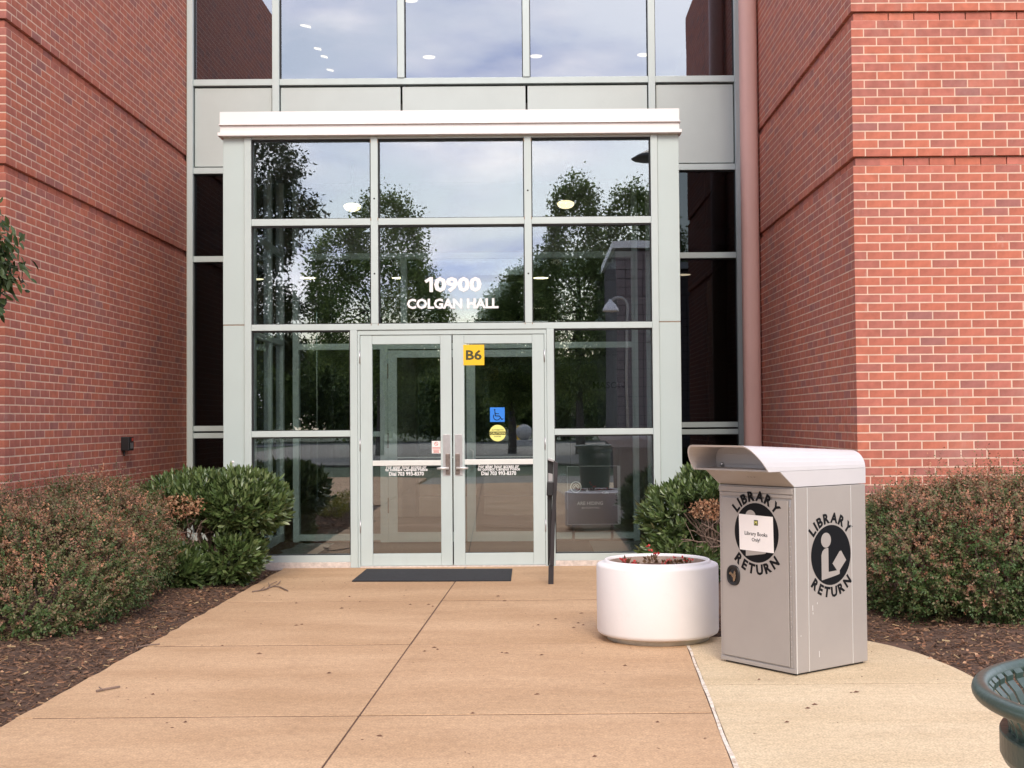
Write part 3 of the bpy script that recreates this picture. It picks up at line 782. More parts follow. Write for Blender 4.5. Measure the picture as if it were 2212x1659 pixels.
# stickers on the doors
dl, dr = doors
EX = ((1, 0, 0), (0, 0, 1), (0, -1, 0))
def plate(px0, px1, py0, py1, Y, th=.001):
    a = PY(px0, py1, Y); b = PY(px1, py0, Y)
    return box(a.x, b.x, Y - th, Y, a.z, b.z), (Vector(((a.x + b.x) / 2, Y - th - .0002, (a.z + b.z) / 2)), b.x - a.x, b.z - a.z)
YS = DY0 - .001
bx_, (c, w, h) = plate(1001, 1046, 744.5, 789, YS)
t = text_on('B6', c, *EX, width=w * .76, height=h * .50, bold=.03)
make('bay_sign', [(bx_[0], bx_[1], M_YEL), (t[0], t[1], M_OLIVE)], None, dr)
YG = DY0 + .019
def ring(cx, cz, r, wdt, Y, a0=0, a1=360, n=24, th=.0006):
    V, F = [], []
    for i in range(n + 1):
        a = math.radians(a0 + (a1 - a0) * i / n)
        for rr in (r - wdt / 2, r + wdt / 2): V.append((cx + rr * math.cos(a), Y - th, cz + rr * math.sin(a)))
    for i in range(n): F.append((2*i, 2*i+1, 2*i+3, 2*i+2))
    return V, F
def strip(pts, wdt, Y, th=.0006):
    out = []
    for (x0, z0), (x1, z1) in zip(pts[:-1], pts[1:]):
        dx, dz = x1 - x0, z1 - z0; l = math.hypot(dx, dz) or 1; nx, nz = -dz / l * wdt / 2, dx / l * wdt / 2
        ex, ez = dx / l * wdt * .3, dz / l * wdt * .3
        out.append(([(x0+nx-ex, Y-th, z0+nz-ez), (x0-nx-ex, Y-th, z0-nz-ez), (x1-nx+ex, Y-th, z1-nz+ez), (x1+nx+ex, Y-th, z1+nz+ez)], [(0, 1, 2, 3)]))
    return merge(*out)
def fdisc(cx, cz, r, Y, th=.0006, n=28):
    V = [(cx + r * math.cos(2*math.pi*i/n), Y - th, cz + r * math.sin(2*math.pi*i/n)) for i in range(n)]
    return V, [tuple(range(n))]
# wheelchair symbol
bx_, (c, w, h) = plate(1058.7, 1090, 880, 911.5, YG)
def q(u, v): return (c.x + u * w, c.z + v * h)
sym = merge(fdisc(*q(-.18, .33), .055 * w, c.y), strip([q(-.17, .22), q(-.14, -.08), q(.16, -.10), q(.30, -.33), q(.40, -.29)], .06 * w, c.y),
            strip([q(-.155, .08), q(.10, .06)], .05 * w, c.y), ring(*q(-.03, -.13), .24 * w, .05 * w, c.y, 150, 335))
make('access_sticker', [(bx_[0], bx_[1], M_BLUE), (sym[0], sym[1], M_INK)], None, dr)
# caution disc
c = PY(1075, 935.5, YG); r = 17.8 / 216.5
a = fdisc(c.x, c.z, r, YG, .001); b1 = box(c.x - r * .97, c.x + r * .97, YG - .0018, YG - .0012, c.z - .017, c.z + .015)
t1 = text_on('CAUTION', (c.x, YG - .0022, c.z - .001), *EX, width=r * 1.75, height=.021, bold=.02, thick=.0005)
t2 = text_on('AUTOMATIC', (c.x, YG - .0014, c.z + .031), *EX, width=r * 1.45, height=.013, bold=.015, thick=.0005)
t3 = text_on('DOOR', (c.x, YG - .0014, c.z - .033), *EX, width=r * .8, height=.013, bold=.015, thick=.0005)
make('caution_sticker', [(a[0], a[1], M_PALEY), (b1[0], b1[1], M_INK), (t1[0], t1[1], M_PALEY), (t2[0], t2[1], M_INK), (t3[0], t3[1], M_INK)], None, dr)
# no-smoking notice
bx_, (c, w, h) = plate(933, 952, 952.5, 979.5, YG)
rg = merge(ring(c.x, c.z + h * .27, w * .19, w * .05, c.y), strip([(c.x - w * .13, c.z + h * .36), (c.x + w * .13, c.z + h * .18)], w * .05, c.y))
ln = merge(*[strip([(c.x - w * ww, c.z + h * v), (c.x + w * ww, c.z + h * v)], h * .045, c.y) for v, ww in ((-.02, .42), (-.13, .42), (-.24, .33), (-.33, .28), (-.42, .3))])
make('smoking_notice', [(bx_[0], bx_[1], M_PAPER), (rg[0], rg[1], M_REDP), (ln[0], ln[1], M_REDP)], None, dl)
# house number and name on the glass above the doors
YN = YV + .049
n0 = text_on('0900', PY(989, 614.8, YN), *EX, width=103 / 216.7, height=33.5 / 216.7, bold=.045, thick=.003)
c1_ = PY(926.5, 614.8, YN); u_ = 1 / 216.7
one = [(9, -16.2), (9, 16.2), (2.5, 16.2), (-9.5, 9.0), (-6.0, 3.2), (1.2, 7.4), (1.2, -16.2)]
n1_ = ([(c1_.x + a_ * u_, YN - t_, c1_.z + b_ * u_) for t_ in (0, .003) for a_, b_ in one], [tuple(range(7))[::-1], tuple(range(7, 14))] + [(i, (i + 1) % 7, 7 + (i + 1) % 7, 7 + i) for i in range(7)])
make('house_number', merge(n0, n1_), M_WHITE, ve)
make('building_name', text_on('COLGAN HALL', PY(978, 655.8, YN), *EX, width=198 / 216.7, height=22.5 / 216.7, bold=.04, thick=.003), M_WHITE, ve)
# doorbell button and faint plate on the left pilaster
p = PY(503, 998, YV)
make('bell_button', ([(p.x + .013 * math.cos(a) * math.cos(b), YV + .006 - .008 * math.sin(b), p.z + .013 * math.sin(a) * math.cos(b)) for b in (0, .5, 1.0, 1.45) for a in [2 * math.pi * i / 16 for i in range(16)]],
                     [(j*16+i, j*16+(i+1) % 16, (j+1)*16+(i+1) % 16, (j+1)*16+i) for j in range(3) for i in range(16)]), M_WHITE, ve, smooth=True)
# white ledge strip and cable lying inside above the door head
a = PY(968, 694, YV + .10); b = PY(1184, 694, YV + .10)
make('cable_ledge', box(a.x, b.x, YV + .075, YV + .13, 2.4125, 2.432), M_FASCIA, ve)
M_RUST = mat('rust_stain', (.30, .22, .16), .8, var=.3, vscale=60)
for mx_ in (XC - .765, XC + .765):
    for mz, hh in ((3.47, .03), (4.255, .035), (2.415, .02)):
        for sg in (-1, 1):
            fx = mx_ + sg * .0355
            make('weep_stain', box(fx - .004, fx + .004, YV - .0132, YV - .0122, mz - hh, mz), M_RUST, ve)
for mx_, mz in ((XC + .765, 3.73), (XC + .765, 2.90), (XC - .765, 2.91), (XC - .765, 3.66)):
    V_, F_ = fdisc(mx_, mz, .009, YV - .0122); make('screw_hole', (V_, F_), M_BLACK, ve)
for s_ in (-1, 1):
    a_, b_ = sorted((s_ * 2.064, s_ * 2.273)); fv('panel_joint', a_, b_, 2.4055, 2.4145, YV + .006, YV + .03, M_RUST, 0)
# two glowing bowl lamps
for px, py, lb in ((761, 447, 'glowing bowl ceiling lamp seen in the upper left pane of the vestibule'), (1222, 441, 'glowing bowl ceiling lamp seen in the upper right pane of the vestibule')):
    p = PY(px, py, 13.7)
    prof = [(.001, -.048), (.04, -.045), (.07, -.034), (.088, -.015), (.096, .004), (.088, .02), (.06, .034), (.02, .04), (.006, .045), (.006, 4.289 - p.z)]
    bo = lathe([(r_, p.z + z_) for r_, z_ in prof[:8]], p.x, p.y, 28); st_ = lathe([(r_, p.z + z_) for r_, z_ in prof[7:]], p.x, p.y, 28)
    o = make('bowl_lamp', [(bo[0], bo[1], M_LITE2), (st_[0], st_[1], M_BLACK)], None, loc=(p.x, p.y, p.z), smooth=True)
    tag(o, lb, 'ceiling lamp', 'bowl lamps in the vestibule')
# poster on a stand in the right bay
pa = PY(1227, 1132, YF - .14); pb = PY(1333, 1007, YF - .14)
po = make('poster_stand', merge(box(pa.x, pb.x, YF - .155, YF - .14, pa.z, pb.z), box(pa.x + .05, pa.x + .08, YF - .139, YF - .125, .012, pa.z), box(pb.x - .08, pb.x - .05, YF - .139, YF - .125, .012, pa.z)), M_POSTER)
tag(po, 'dark framed poster reading ARE HIDING standing inside the right vestibule bay', 'poster')
fw = .006
make('poster_frame', merge(box(pa.x - fw, pa.x, YF - .16, YF - .139, pa.z, pb.z), box(pb.x, pb.x + fw + .03, YF - .16, YF - .139, pa.z, pb.z), box(pa.x - fw, pb.x + fw + .03, YF - .16, YF - .139, pa.z - fw, pa.z), box(pa.x - fw, pb.x + fw + .03, YF - .16, YF - .139, pb.z, pb.z + fw)), M_STEEL, po)
yy = YF - .157
sc = 181.5
ems = merge(text_on('ARE HIDING', PY(1274.5, 1087, yy), *EX, width=56 / sc, bold=.02), text_on('@COLGAN HALL', PY(1276, 1097, yy), *EX, width=39 / sc, bold=.01),
            text_on('&', PY(1269, 1059, yy), *EX, height=6 / sc), text_on('Cafe', PY(1308, 1064, yy), *EX, width=14 / sc))
c = PY(1244, 1052, yy)
ems = merge(ems, ring(c.x, c.z, .062, .012, yy), ring(c.x, c.z, .036, .006, yy), strip([(c.x - .03, c.z - .02), (c.x, c.z + .025), (c.x + .03, c.z - .02)], .008, yy))
make('lettering', ems, M_SILVER, po)

# ================================================================ DOWNPIPE
pc = (2.428, 13.86)
dp = empty('downpipe', (pc[0], pc[1], 0)); tag(dp, 'large pinkish brown painted downpipe beside the right brick wall', 'downpipe')
V, F = [], []
nseg = 32
zl = [-.03 + i * .25 for i in range(32)]
for z in zl:
    for i in range(nseg):
        a = 2 * math.pi * i / nseg
        # superellipse, slightly squared
        ca, sa = math.cos(a), math.sin(a); k = (abs(ca) ** 2.6 + abs(sa) ** 2.6) ** (-1 / 2.6)
        V.append((pc[0] + .098 * k * ca, pc[1] + .098 * k * sa, z))
for j in range(len(zl) - 1):
    for i in range(nseg): F.append((j*nseg+i, j*nseg+(i+1) % nseg, (j+1)*nseg+(i+1) % nseg, (j+1)*nseg+i))
make('pipe', (V, F), M_PIPE, dp, smooth=True)
for z in (1.05, 2.45, 4.55, 6.6):
    make('bracket', lathe([(.122, z), (.128, z + .002), (.128, z + .028), (.122, z + .03)], pc[0], pc[1], 32), M_PIPE, dp, smooth=False) if z > 7 else None

# ================================================================ WALL BOX with card reader light
yb = 12.62
p0 = PPL(266, 959, (XL, 0, 0), Vector((1, 0, 0)))
yc = p0.y
wb = empty('wall_box', (XL, yc, p0.z)); tag(wb, 'small black electrical box with a red light on the left brick wall', 'wall box')
make('housing', box(XL + .001, XL + .085, yc - .075, yc + .075, p0.z - .068, p0.z + .072), M_BLACK, wb, bevel=.006)
make('indicator', box(XL + .0855, XL + .088, yc + .01, yc + .05, p0.z + .03, p0.z + .06), M_REDP, wb)
make('socket', box(XL + .0855, XL + .088, yc - .03, yc + .045, p0.z - .045, p0.z + .012), M_STEEL, wb)
make('conduit', tube([(XL + .02, yc - .03, p0.z - .068), (XL + .02, yc - .03, p0.z - .12)], .009, 8), M_BLACK, wb)

# ================================================================ DOOR MAT
q0 = PG(760, 1257); q1 = PG(1104, 1256); q2 = PG(1107, 1230.5); q3 = PG(792, 1231)
dm = make('door_mat', prism([(q0.x, q0.y), (q1.x, q1.y), (q2.x, q2.y), (q3.x, q3.y)], .001, .011), M_MAT, bevel=.002)
tag(dm, 'flat black rubber door mat lying in front of the double doors', 'door mat')

# ================================================================ BUTTON PEDESTAL
pb0 = PG(1190, 1262)
pd = empty('button_post', (pb0.x, pb0.y, 0)); tag(pd, 'dark bronze card reader post standing right of the entrance doors', 'post')
Yp = pb0.y
def pp(px, py): v = PY(px, py, Yp); return v.x, v.z
def side_poly(pts, y0, y1):
    P = [pp(*p) for p in pts]; n = len(P)
    V = [(x, y0, z) for x, z in P] + [(x, y1, z) for x, z in P]
    F = [tuple(range(n))[::-1], tuple(range(n, 2 * n))] + [(i, (i+1) % n, n + (i+1) % n, n + i) for i in range(n)]
    return V, F
make('base_sleeve', side_poly([(1184.5, 1262), (1195.8, 1262), (1196.5, 1222), (1185, 1222)], Yp - .002, Yp + .055), M_POST, pd, bevel=.002)
make('shaft', side_poly([(1188, 1221.5), (1196.8, 1221.5), (1199.6, 1120), (1204, 1035), (1205.5, 1000), (1196, 994.5), (1195, 1035), (1193, 1090), (1189.5, 1150)], Yp - .012, Yp + .05), M_POST, pd, bevel=.003)
make('backing_channel', side_poly([(1183.5, 1221.5), (1187.6, 1221.5), (1192.6, 1090), (1194.6, 1030), (1195.8, 997), (1183, 991), (1182.4, 1080)], Yp + .03, Yp + .06), M_BLACK, pd, bevel=.002)
make('cap', side_poly([(1182.6, 993.5), (1196, 998), (1196.2, 993), (1186, 989.5)], Yp - .012, Yp + .06), M_STEEL, pd, bevel=.001)
make('reader_plate', side_poly([(1184.6, 1040), (1193.5, 1040), (1193.8, 1024), (1184.6, 1022)], Yp + .012, Yp + .028), M_STEEL, pd)
make('reader_box', side_poly([(1180.6, 1070), (1194, 1070), (1195.5, 1041), (1181.6, 1040)], Yp - .045, Yp + .028), M_BLACK, pd, bevel=.005)

# ================================================================ BOOK RETURN BOX
Cn = PG(1722, 1461); Lf = PG(1567, 1425.5); Rt = PG(1875, 1432)
U = (Rt - Cn); U.z = 0; DEP = U.length; U.normalize()       # along the right face
Wd = (Lf - Cn); Wd.z = 0; WID = Wd.length
Wd = Vector((-U.y, U.x, 0))                                   # along the door face
Z = Vector((0, 0, 1))
HB = (PPL(1711.9, 1054, Cn, Wd)).z
br_ = empty('book_return', Cn); tag(br_, 'grey metal library book return box with hooded chute and round reader emblems', 'book return')
def bl_(vf, name, m, bev=0.0, smooth=False, p=br_):
    """local frame: s along U (depth), t along Wd (door width), z up"""
    return make(name, xform(vf, Cn, U, Wd, Z), m, p, bevel=bev, smooth=smooth)
def flip(vf): return vf[0], [f[::-1] for f in vf[1]]
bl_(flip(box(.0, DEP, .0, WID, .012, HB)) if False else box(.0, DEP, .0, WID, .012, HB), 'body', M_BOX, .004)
bl_(box(.02, DEP - .02, .02, WID - .02, .0, .0115), 'base_rail', M_BLACK)
# door, proud of the front face (s = 0 plane, facing -U)
bl_(box(-.010, -.001, .045, WID - .03, .045, HB - .075), 'door', M_BOX, .003)
bl_(box(-.004, -.0005, .026, .040, .04, HB - .07), 'piano_hinge', M_STEEL, .001)
knuck = merge(*[box(-.0075, -.0045, .028, .038, .05 + i * .028, .05 + i * .028 + .024) for i in range(int((HB - .15) / .028))])
bl_(knuck, 'hinge_knuckles', M_BOX)
bl_(box(-.010, -.0005, .010, WID - .004, HB - .040, HB - .008), 'header_trim', M_BOX, .003)
bl_(box(-.006, -.0005, .016, WID - .010, HB - .062, HB - .044), 'header_trim', M_BOX, .002)
bl_(box(-.008, -.0005, .004, WID - .004, .012, .036), 'bottom_trim', M_BOX, .002)
# right face seams (folded edges)
for px0 in (1596 * 0 + 1543, 1832):
    D = PPL(1242 + px0 * .3255, 918 + 700 * .3255, Cn, Wd); s_ = (D - Cn).dot(U)
    bl_(box(s_ - .0022, s_ + .0022, -.0022, -.0003, .014, HB - .004), 'seam', M_SILVER)
bl_(box(-.003, .003, -.0035, .001, .012, HB), 'corner_edge', M_SILVER)
sc_ = []
for qx, qy, l_ in ((1608, 1183, .010), (1578, 1215, .03), (1622, 1520, .035), (1580, 1250, .012), (1500, 1400, .008)):
    D = PPL(1242 + qx * .3255, 918 + qy * .3255, Cn, Wd); s_ = (D - Cn).dot(U); sc_.append(box(s_ - .0012, s_ + .0012, -.0008, -.0002, D.z - l_ / 2, D.z + l_ / 2))
bl_(merge(*sc_), 'scuff_marks', M_WHITE)
# hood
def sz(px, py):
    P = PPL(px, py, Cn, Wd); return (P - Cn).dot(U), P.z
sA, zA = sz(1711.9, 1053.4); sB, zB = sz(1684, 1018.8); sC, zC = sz(1660, 1019.2); sT, zT_ = sz(1645, 999.7)
slope = (sT - sC) / (zT_ - zC)
RR = .105
ZTP = 1.250
zA = HB + .004; sA = 0.0
sD = sC + slope * (ZTP - zC)
sD = max(sD, -.62)
def front_s(z, upper):
    if not upper: return sA + (sB - sA) * (z - zA) / (zC - zA)
    return sC + (sD - sC) * (z - zC) / (ZTP - zC)
def section(inset):
    """list of (t, z, upper)"""
    W0, W1 = inset, WID - inset; zt = ZTP - inset; R = RR - inset
    L_ = [(W0, zA, False), (W0, zC, False), (W0, zC, True)]
    for i in range(9):
        a = math.pi - math.pi / 2 * i / 8; L_.append((W0 + R + R * math.cos(a), zt - R + R * math.sin(a), True))
    for i in range(9):
        a = math.pi / 2 - math.pi / 2 * i / 8; L_.append((W1 - R + R * math.cos(a), zt - R + R * math.sin(a), True))
    L_ += [(W1, zC, True), (W1, zC, False), (W1, zA, False)]
    return L_
so = section(0); si = section(.007)
V = []; F = []
n = len(so)
for t_, z_, u_ in so: V.append((front_s(z_, u_), t_, z_))
for t_, z_, u_ in so: V.append((DEP + .004, t_, z_))
for t_, z_, u_ in si: V.append((front_s(z_, u_), t_, z_))
SR = .015                                                       # recessed chute face
for t_, z_, u_ in si: V.append((SR, t_, z_))
for i in range(n - 1):
    if i in (1, n - 3): # lower edge of the wing tips
        continue
    F.append((i, i + 1, n + i + 1, n + i))
    F.append((2*n+i, 3*n+i, 3*n+i+1, 2*n+i+1))
    F.append((i, 2*n+i, 2*n+i+1, i + 1))
F.append(tuple(range(n, 2 * n)))
TILT = .046
def tilt(VV):
    return [(a_, b_, c_ + max(0, (c_ - zC) / (ZTP - zC)) * TILT * (DEP - a_)) for a_, b_, c_ in VV]
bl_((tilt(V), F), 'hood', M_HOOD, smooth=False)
hood = br_.children[-1]
mod = hood.modifiers.new('weld', 'WELD'); mod.merge_threshold = .0001
me = hood.data
me.polygons.foreach_set('use_smooth', [True] * len(me.polygons)); me.set_sharp_from_angle(angle=math.radians(30))
# sloping under-panel, lip, recess face, drop door
tA, tB = .007, WID - .007
bl_(([(sA - .002, tA, zA), (sB - .002, tA, zC - .004), (sB - .002, tB, zC - .004), (sA - .002, tB, zA), (sA + .008, tA, zA), (sB + .012, tA, zC - .004), (sB + .012, tB, zC - .004), (sA + .008, tB, zA)],
     [(0, 1, 2, 3), (7, 6, 5, 4), (0, 4, 5, 1), (2, 6, 7, 3), (1, 5, 6, 2), (0, 3, 7, 4)]), 'under_panel', M_BOX)
bl_(box(sC + .004, .02, tA, tB, zC - .0035, zC + .008), 'chute_lip', M_BOX, .002)
rs = section(.008); rp_ = [(t_, z_) for t_, z_, u_ in rs if u_]
V = [(SR, t_, z_) for t_, z_ in rp_] + [(SR + .01, t_, z_) for t_, z_ in rp_]; m_ = len(rp_)
# tilted recess face
def rsx(z_): return -.02 + (z_ - zC) * -.55
V = [(rsx(z_), t_, z_) for t_, z_ in rp_] + [(rsx(z_) + .012, t_, z_) for t_, z_ in rp_]
bl_((tilt(V), [tuple(range(m_)), tuple(range(m_, 2 * m_))[::-1]]), 'chute_face', M_HOOD)  # lighter grey than the body, painting in light bounced up from the ground
z0_, z1_ = zC + .022, ZTP - .035
TILT = .046
bl_((tilt([(rsx(z0_) - .006, .03, z0_), (rsx(z1_) - .006, .03, z1_), (rsx(z1_) - .006, WID - .10, z1_), (rsx(z0_) - .006, WID - .10, z0_), (rsx(z0_), .03, z0_), (rsx(z1_), .03, z1_), (rsx(z1_), WID - .10, z1_), (rsx(z0_), WID - .10, z0_)]),
     [(0, 1, 2, 3), (7, 6, 5, 4), (0, 4, 5, 1), (2, 6, 7, 3), (1, 5, 6, 2), (0, 3, 7, 4)]), 'drop_door', M_HOOD, .002)  # same lighter grey, bounced light put into the colour here too
zk = (z0_ + z1_) / 2 - .02
bl_(xform(lathe([(.001, .012), (.010, .011), (.014, .004), (.014, 0)], 0, 0, 16), (rsx(zk) - .001, WID - .062, zk), (0, 1, 0), (0, 0, 1), (-1, 0, 0)), 'lock', M_STEEL, smooth=True)
# small worn label on the under panel
f_ = .42
lz = zA + (zC - zA) * f_; ls = sA + (sB - sA) * f_
lz2 = lz + .022; ls2 = sA + (sB - sA) * (lz2 - zA) / (zC - zA)
bl_(([(ls - .004, .22, lz), (ls - .004, .30, lz), (ls2 - .004, .30, lz2), (ls2 - .004, .22, lz2)], [(0, 1, 2, 3)]), 'worn_label', M_PAPER)
for tt in (.235, .26, .283):
    bl_(([(ls - .0046, tt - .006, lz + .004), (ls - .0046, tt + .006, lz + .004), (ls2 - .0046, tt, lz2 - .005)], [(0, 1, 2)]), 'worn_print', M_INK)

# emblem: black disc with reader, arched words
def emblem(O, ex, ez, en, R, parent, cover=None):
    """O centre; ex right, ez up, en outward normal"""
    ex, ez, en = Vector(ex), Vector(ez), Vector(en)
    n = 48
    disc_ = xform(([(R * math.cos(2*math.pi*i/n), R * math.sin(2*math.pi*i/n), .0004) for i in range(n)], [tuple(range(n))]), O, ex, ez, en)
    fig = []
    fig.append(([(R * (-.25 + .25 * math.cos(2*math.pi*i/24)), R * (.505 + .25 * math.sin(2*math.pi*i/24)), .0009) for i in range(24)], [tuple(range(24))]))
    def poly(P): return [(R * a, R * b, .0009) for a, b in P], [tuple(range(len(P)))]
    fig.append(poly([(-.49, -.81), (-.14, -.76), (-.14, .24), (-.22, .245), (-.34, .22), (-.44, .14), (-.49, .02)]))
    fig.append(poly([(-.14, -.76), (.30, -.69), (.42, -.66), (.42, -.545), (.28, -.535), (-.14, -.556)]))
    fig.append(poly([(.06, -.29), (.28, -.535), (.42, -.545), (.76, -.22), (.50, .12), (.46, .09), (.43, .10)]))
    fg = xform(merge(*fig), O, ex, ez, en)
    tx = []
    def arc(word, rad, top, span):
        glyphs = [text_mesh(ch, bold=.045) for ch in word]
        ws = [max(a[0] for a in g[0]) - min(a[0] for a in g[0]) for g in glyphs]
        gap = .17; pos = 0; cents = []
        for w_ in ws: cents.append(pos + w_ / 2); pos += w_ + gap
        cents_tot = pos - gap; cents = [c_ - cents_tot / 2 for c_ in cents]
        for i, ch in enumerate(word):
            v, fc = glyphs[i]
            xs = [a[0] for a in v]; w = max(xs) - min(xs); cx = (max(xs) + min(xs)) / 2
            ang = cents[i] / cents_tot * span
            hh = .32 * R
            s1 = hh / .70
            a = math.radians(ang)
            if top:
                rr = rad; ux, uz = Vector((math.cos(a), -math.sin(a))), Vector((math.sin(a), math.cos(a)))
                base = uz * rr
            else:
                ux, uz = Vector((math.cos(a), math.sin(a))), Vector((-math.sin(a), math.cos(a)))
                base = -uz * (rad + hh)
            vv = []
            for x_, y_, z_ in v:
                P2 = base + ux * ((x_ - cx) * s1) + uz * (y_ * s1)
                vv.append((P2.x, P2.y, .0007 + z_ * .01))
            tx.append((vv, fc))
    arc('LIBRARY', R * 1.08, True, 106)
    arc('RETURN', R * 1.07, False, 96)
    tm = xform(merge(*tx), O, ex, ez, en)
    make('reader_emblem', [(disc_[0], disc_[1], M_INK), (fg[0], fg[1], M_BOX), (tm[0], tm[1], M_INK)], None, parent)
# door emblem: on plane s = -.0102 facing -U ; right direction (viewed from outside) is -Wd
nU = -U
Od = PPL(1633.8, 1150.9, Cn + nU * .0102, nU)
emblem(Od, -Wd, Z, nU, .172, br_)
Os = PPL(1242 + 1700 * .3255, 918 + 862 * .3255, Cn + Wd * -.0004, Wd)
emblem(Os, U, Z, -Wd, .172, br_)
# paper notice taped on the door
pc4 = [PPL(1539 + x * .1302, 1053 + y * .1302, Cn + nU * .0125, nU) for x, y in ((438, 435), (1003, 490), (1020, 1092), (455, 1025))]
V = [tuple(p) for p in pc4] + [tuple(p + nU * .0008) for p in pc4]
ctr = sum(pc4, Vector()) / 4
ux = ((pc4[1] - pc4[0]).normalized()); uz = (ux.cross(nU)).normalized() * 1.0
if uz.z < 0: uz = -uz
pw = (pc4[1] - pc4[0]).length; ph = (pc4[0] - pc4[3]).length
c1 = ctr + nU * .0013
t1 = text_on('Library Books', c1 + uz * ph * -.035, ux, uz, nU, width=pw * .66, bold=-.004)
t2 = text_on('Only!', c1 + uz * ph * -.20, ux, uz, nU, width=pw * .24, bold=-.004)
lg = xform(box(-pw * .058, pw * .058, -ph * .075, ph * .075, 0, .0004), c1 + uz * ph * .29, ux, uz, nU)
lg2 = text_on('M', c1 + uz * ph * .29 + nU * .0006, ux, uz, nU, width=pw * .07)
make('paper_notice', [(V, [(0, 1, 2, 3), (4, 5, 6, 7), (0, 1, 5, 4), (1, 2, 6, 5), (2, 3, 7, 6), (3, 0, 4, 7)], M_PAPER), (t1[0], t1[1], M_INK), (t2[0], t2[1], M_INK), (lg[0], lg[1], M_OLIVE), (lg2[0], lg2[1], M_PALEY)], None, br_)
# paddle latch
Pl = PPL(1539 + 352 * .1302, 1053 + 1455 * .1302, Cn + nU * .011, nU)
def super_ring(a, b, e, n=32):
    out = []
    for i in range(n):
        t_ = 2 * math.pi * i / n; c_, s_ = math.cos(t_), math.sin(t_)
        k = (abs(c_) ** e + abs(s_) ** e) ** (-1 / e); out.append((a * k * c_, b * k * s_))
    return out
o1 = super_ring(.053, .060, 2.6); o2 = super_ring(.048, .055, 2.6); o3 = super_ring(.036, .041, 2.6)
V = [(x, y, 0) for x, y in o1] + [(x, y, .009) for x, y in o2] + [(x, y, .007) for x, y in o3] + [(x, y, .001) for x, y in o3]
n = 32; F = []
for j in range(3):
    for i in range(n): F.append((j*n+i, j*n+(i+1) % n, (j+1)*n+(i+1) % n, (j+1)*n+i))
F.append(tuple(range(3*n, 4*n)))
la = make('latch', xform((V, F), Pl, -Wd, Z, nU), M_BLACK, br_)
pdl = [(-.024, .012), (-.014, .018), (.002, .006), (.010, .022), (.018, .026), (.022, .0), (.016, -.024), (.004, -.032), (.001, -.012), (-.012, .001), (-.024, .003)]
V = [(x * 1.15, y * 1.15, .003) for x, y in pdl] + [(x * 1.15, y * 1.15, .0085) for x, y in pdl]; n = len(pdl)
make('paddle', xform((V, [tuple(range(n))[::-1], tuple(range(n, 2*n))] + [(i, (i+1) % n, n+(i+1) % n, n+i) for i in range(n)]), Pl, -Wd, Z, nU), mat('polished_metal', (.8, .72, .62), .15, metal=1.0), la)

# ================================================================ PLANTER
px_, py_ = .815, 8.33
pl = empty('planter', (px_, py_, 0)); tag(pl, 'round white concrete planter with a few red flowers beside the book return', 'planter')
prof = [(.30, -.0), (.335, .002), (.342, .03), (.345, .036)]
make('base_ring', lathe(prof, px_, py_, 72), M_PLBASE, pl, smooth=True)
prof = [(.340, .034), (.380, .039), (.394, .048), (.400, .066), (.401, .30), (.401, .478), (.398, .488), (.390, .494), (.370, .499), (.353, .502), (.351, .511), (.344, .519), (.334, .520), (.328, .512), (.326, .500)]
make('bowl', lathe(prof, px_, py_, 96), M_PLANT, pl, smooth=True)
make('inner_wall', lathe([(.3262, .502), (.3235, .48), (.322, .40)], px_, py_, 72), M_STAIN, pl, smooth=True)
V, F = [], []
nr, na = 14, 48
for j in range(nr + 1):
    for i in range(na):
        r_ = .323 * j / nr; a = 2 * math.pi * i / na
        V.append((px_ + r_ * math.cos(a), py_ + r_ * math.sin(a), .458 + random.uniform(-.007, .010) - .01 * (j / nr)))
for j in range(nr):
    for i in range(na): F.append((j*na+i, j*na+(i+1) % na, (j+1)*na+(i+1) % na, (j+1)*na+i))
make('soil', (V, F), M_SOIL, pl)
def leaf_cloud(V, F, c, r, n, lmin, lmax, wr=.5, up=.4, rg=RNG):
    for _ in range(n):
        d = rg.normal(size=3); d[2] = abs(d[2]) * .8 + up * .3; d /= np.linalg.norm(d)
        p = np.array(c) + d * r * rg.uniform(.1, 1)
        l = rg.uniform(lmin, lmax); s = np.cross(d, rg.normal(size=3)); s /= np.linalg.norm(s) + 1e-9
        w = l * wr
        b = len(V)
        V += [tuple(p), tuple(p + d * l * .5 + s * w * .5), tuple(p + d * l), tuple(p + d * l * .5 - s * w * .5)]
        F.append((b, b+1, b+2, b+3))
def flower(dx, dy, hgt, spread, nf, lab):
    c = (px_ + dx, py_ + dy, .456)
    t_ = empty('flower', c); tag(t_, lab, 'flower', 'red begonias in the planter')
    V, F = [], []; leaf_cloud(V, F, (c[0], c[1], c[2] + hgt * .25), spread, int(26 + 160 * spread), .02, .042, .6)
    make('leaves', (V, F), M_FLLEAF, t_)
    V, F = [], []
    for i in range(nf):
        a = RNG.uniform(0, 6.28); rr = spread * RNG.uniform(0, .8)
        leaf_cloud(V, F, (c[0] + rr * math.cos(a), c[1] + rr * math.sin(a), c[2] + hgt * RNG.uniform(.55, 1)), .010, 9, .010, .017, .8)
    make('blossoms', (V, F), M_FLOWER, t_)
flower(-.03, -.03, .15, .055, 5, 'tallest red begonia with bronze leaves in the middle of the planter')
flower(-.22, -.05, .075, .05, 6, 'low red begonia at the left rim of the planter')
flower(-.16, -.10, .06, .035, 4, 'small red begonia beside the left rim of the planter')
flower(.06, -.06, .06, .035, 4, 'tiny red begonia at the front of the planter soil')
flower(.19, -.03, .07, .045, 3, 'red begonia with dark leaves near the right rim of the planter')
flower(.13, .05, .06, .04, 1, 'wilted begonia with hardly a flower at the back right of the planter')

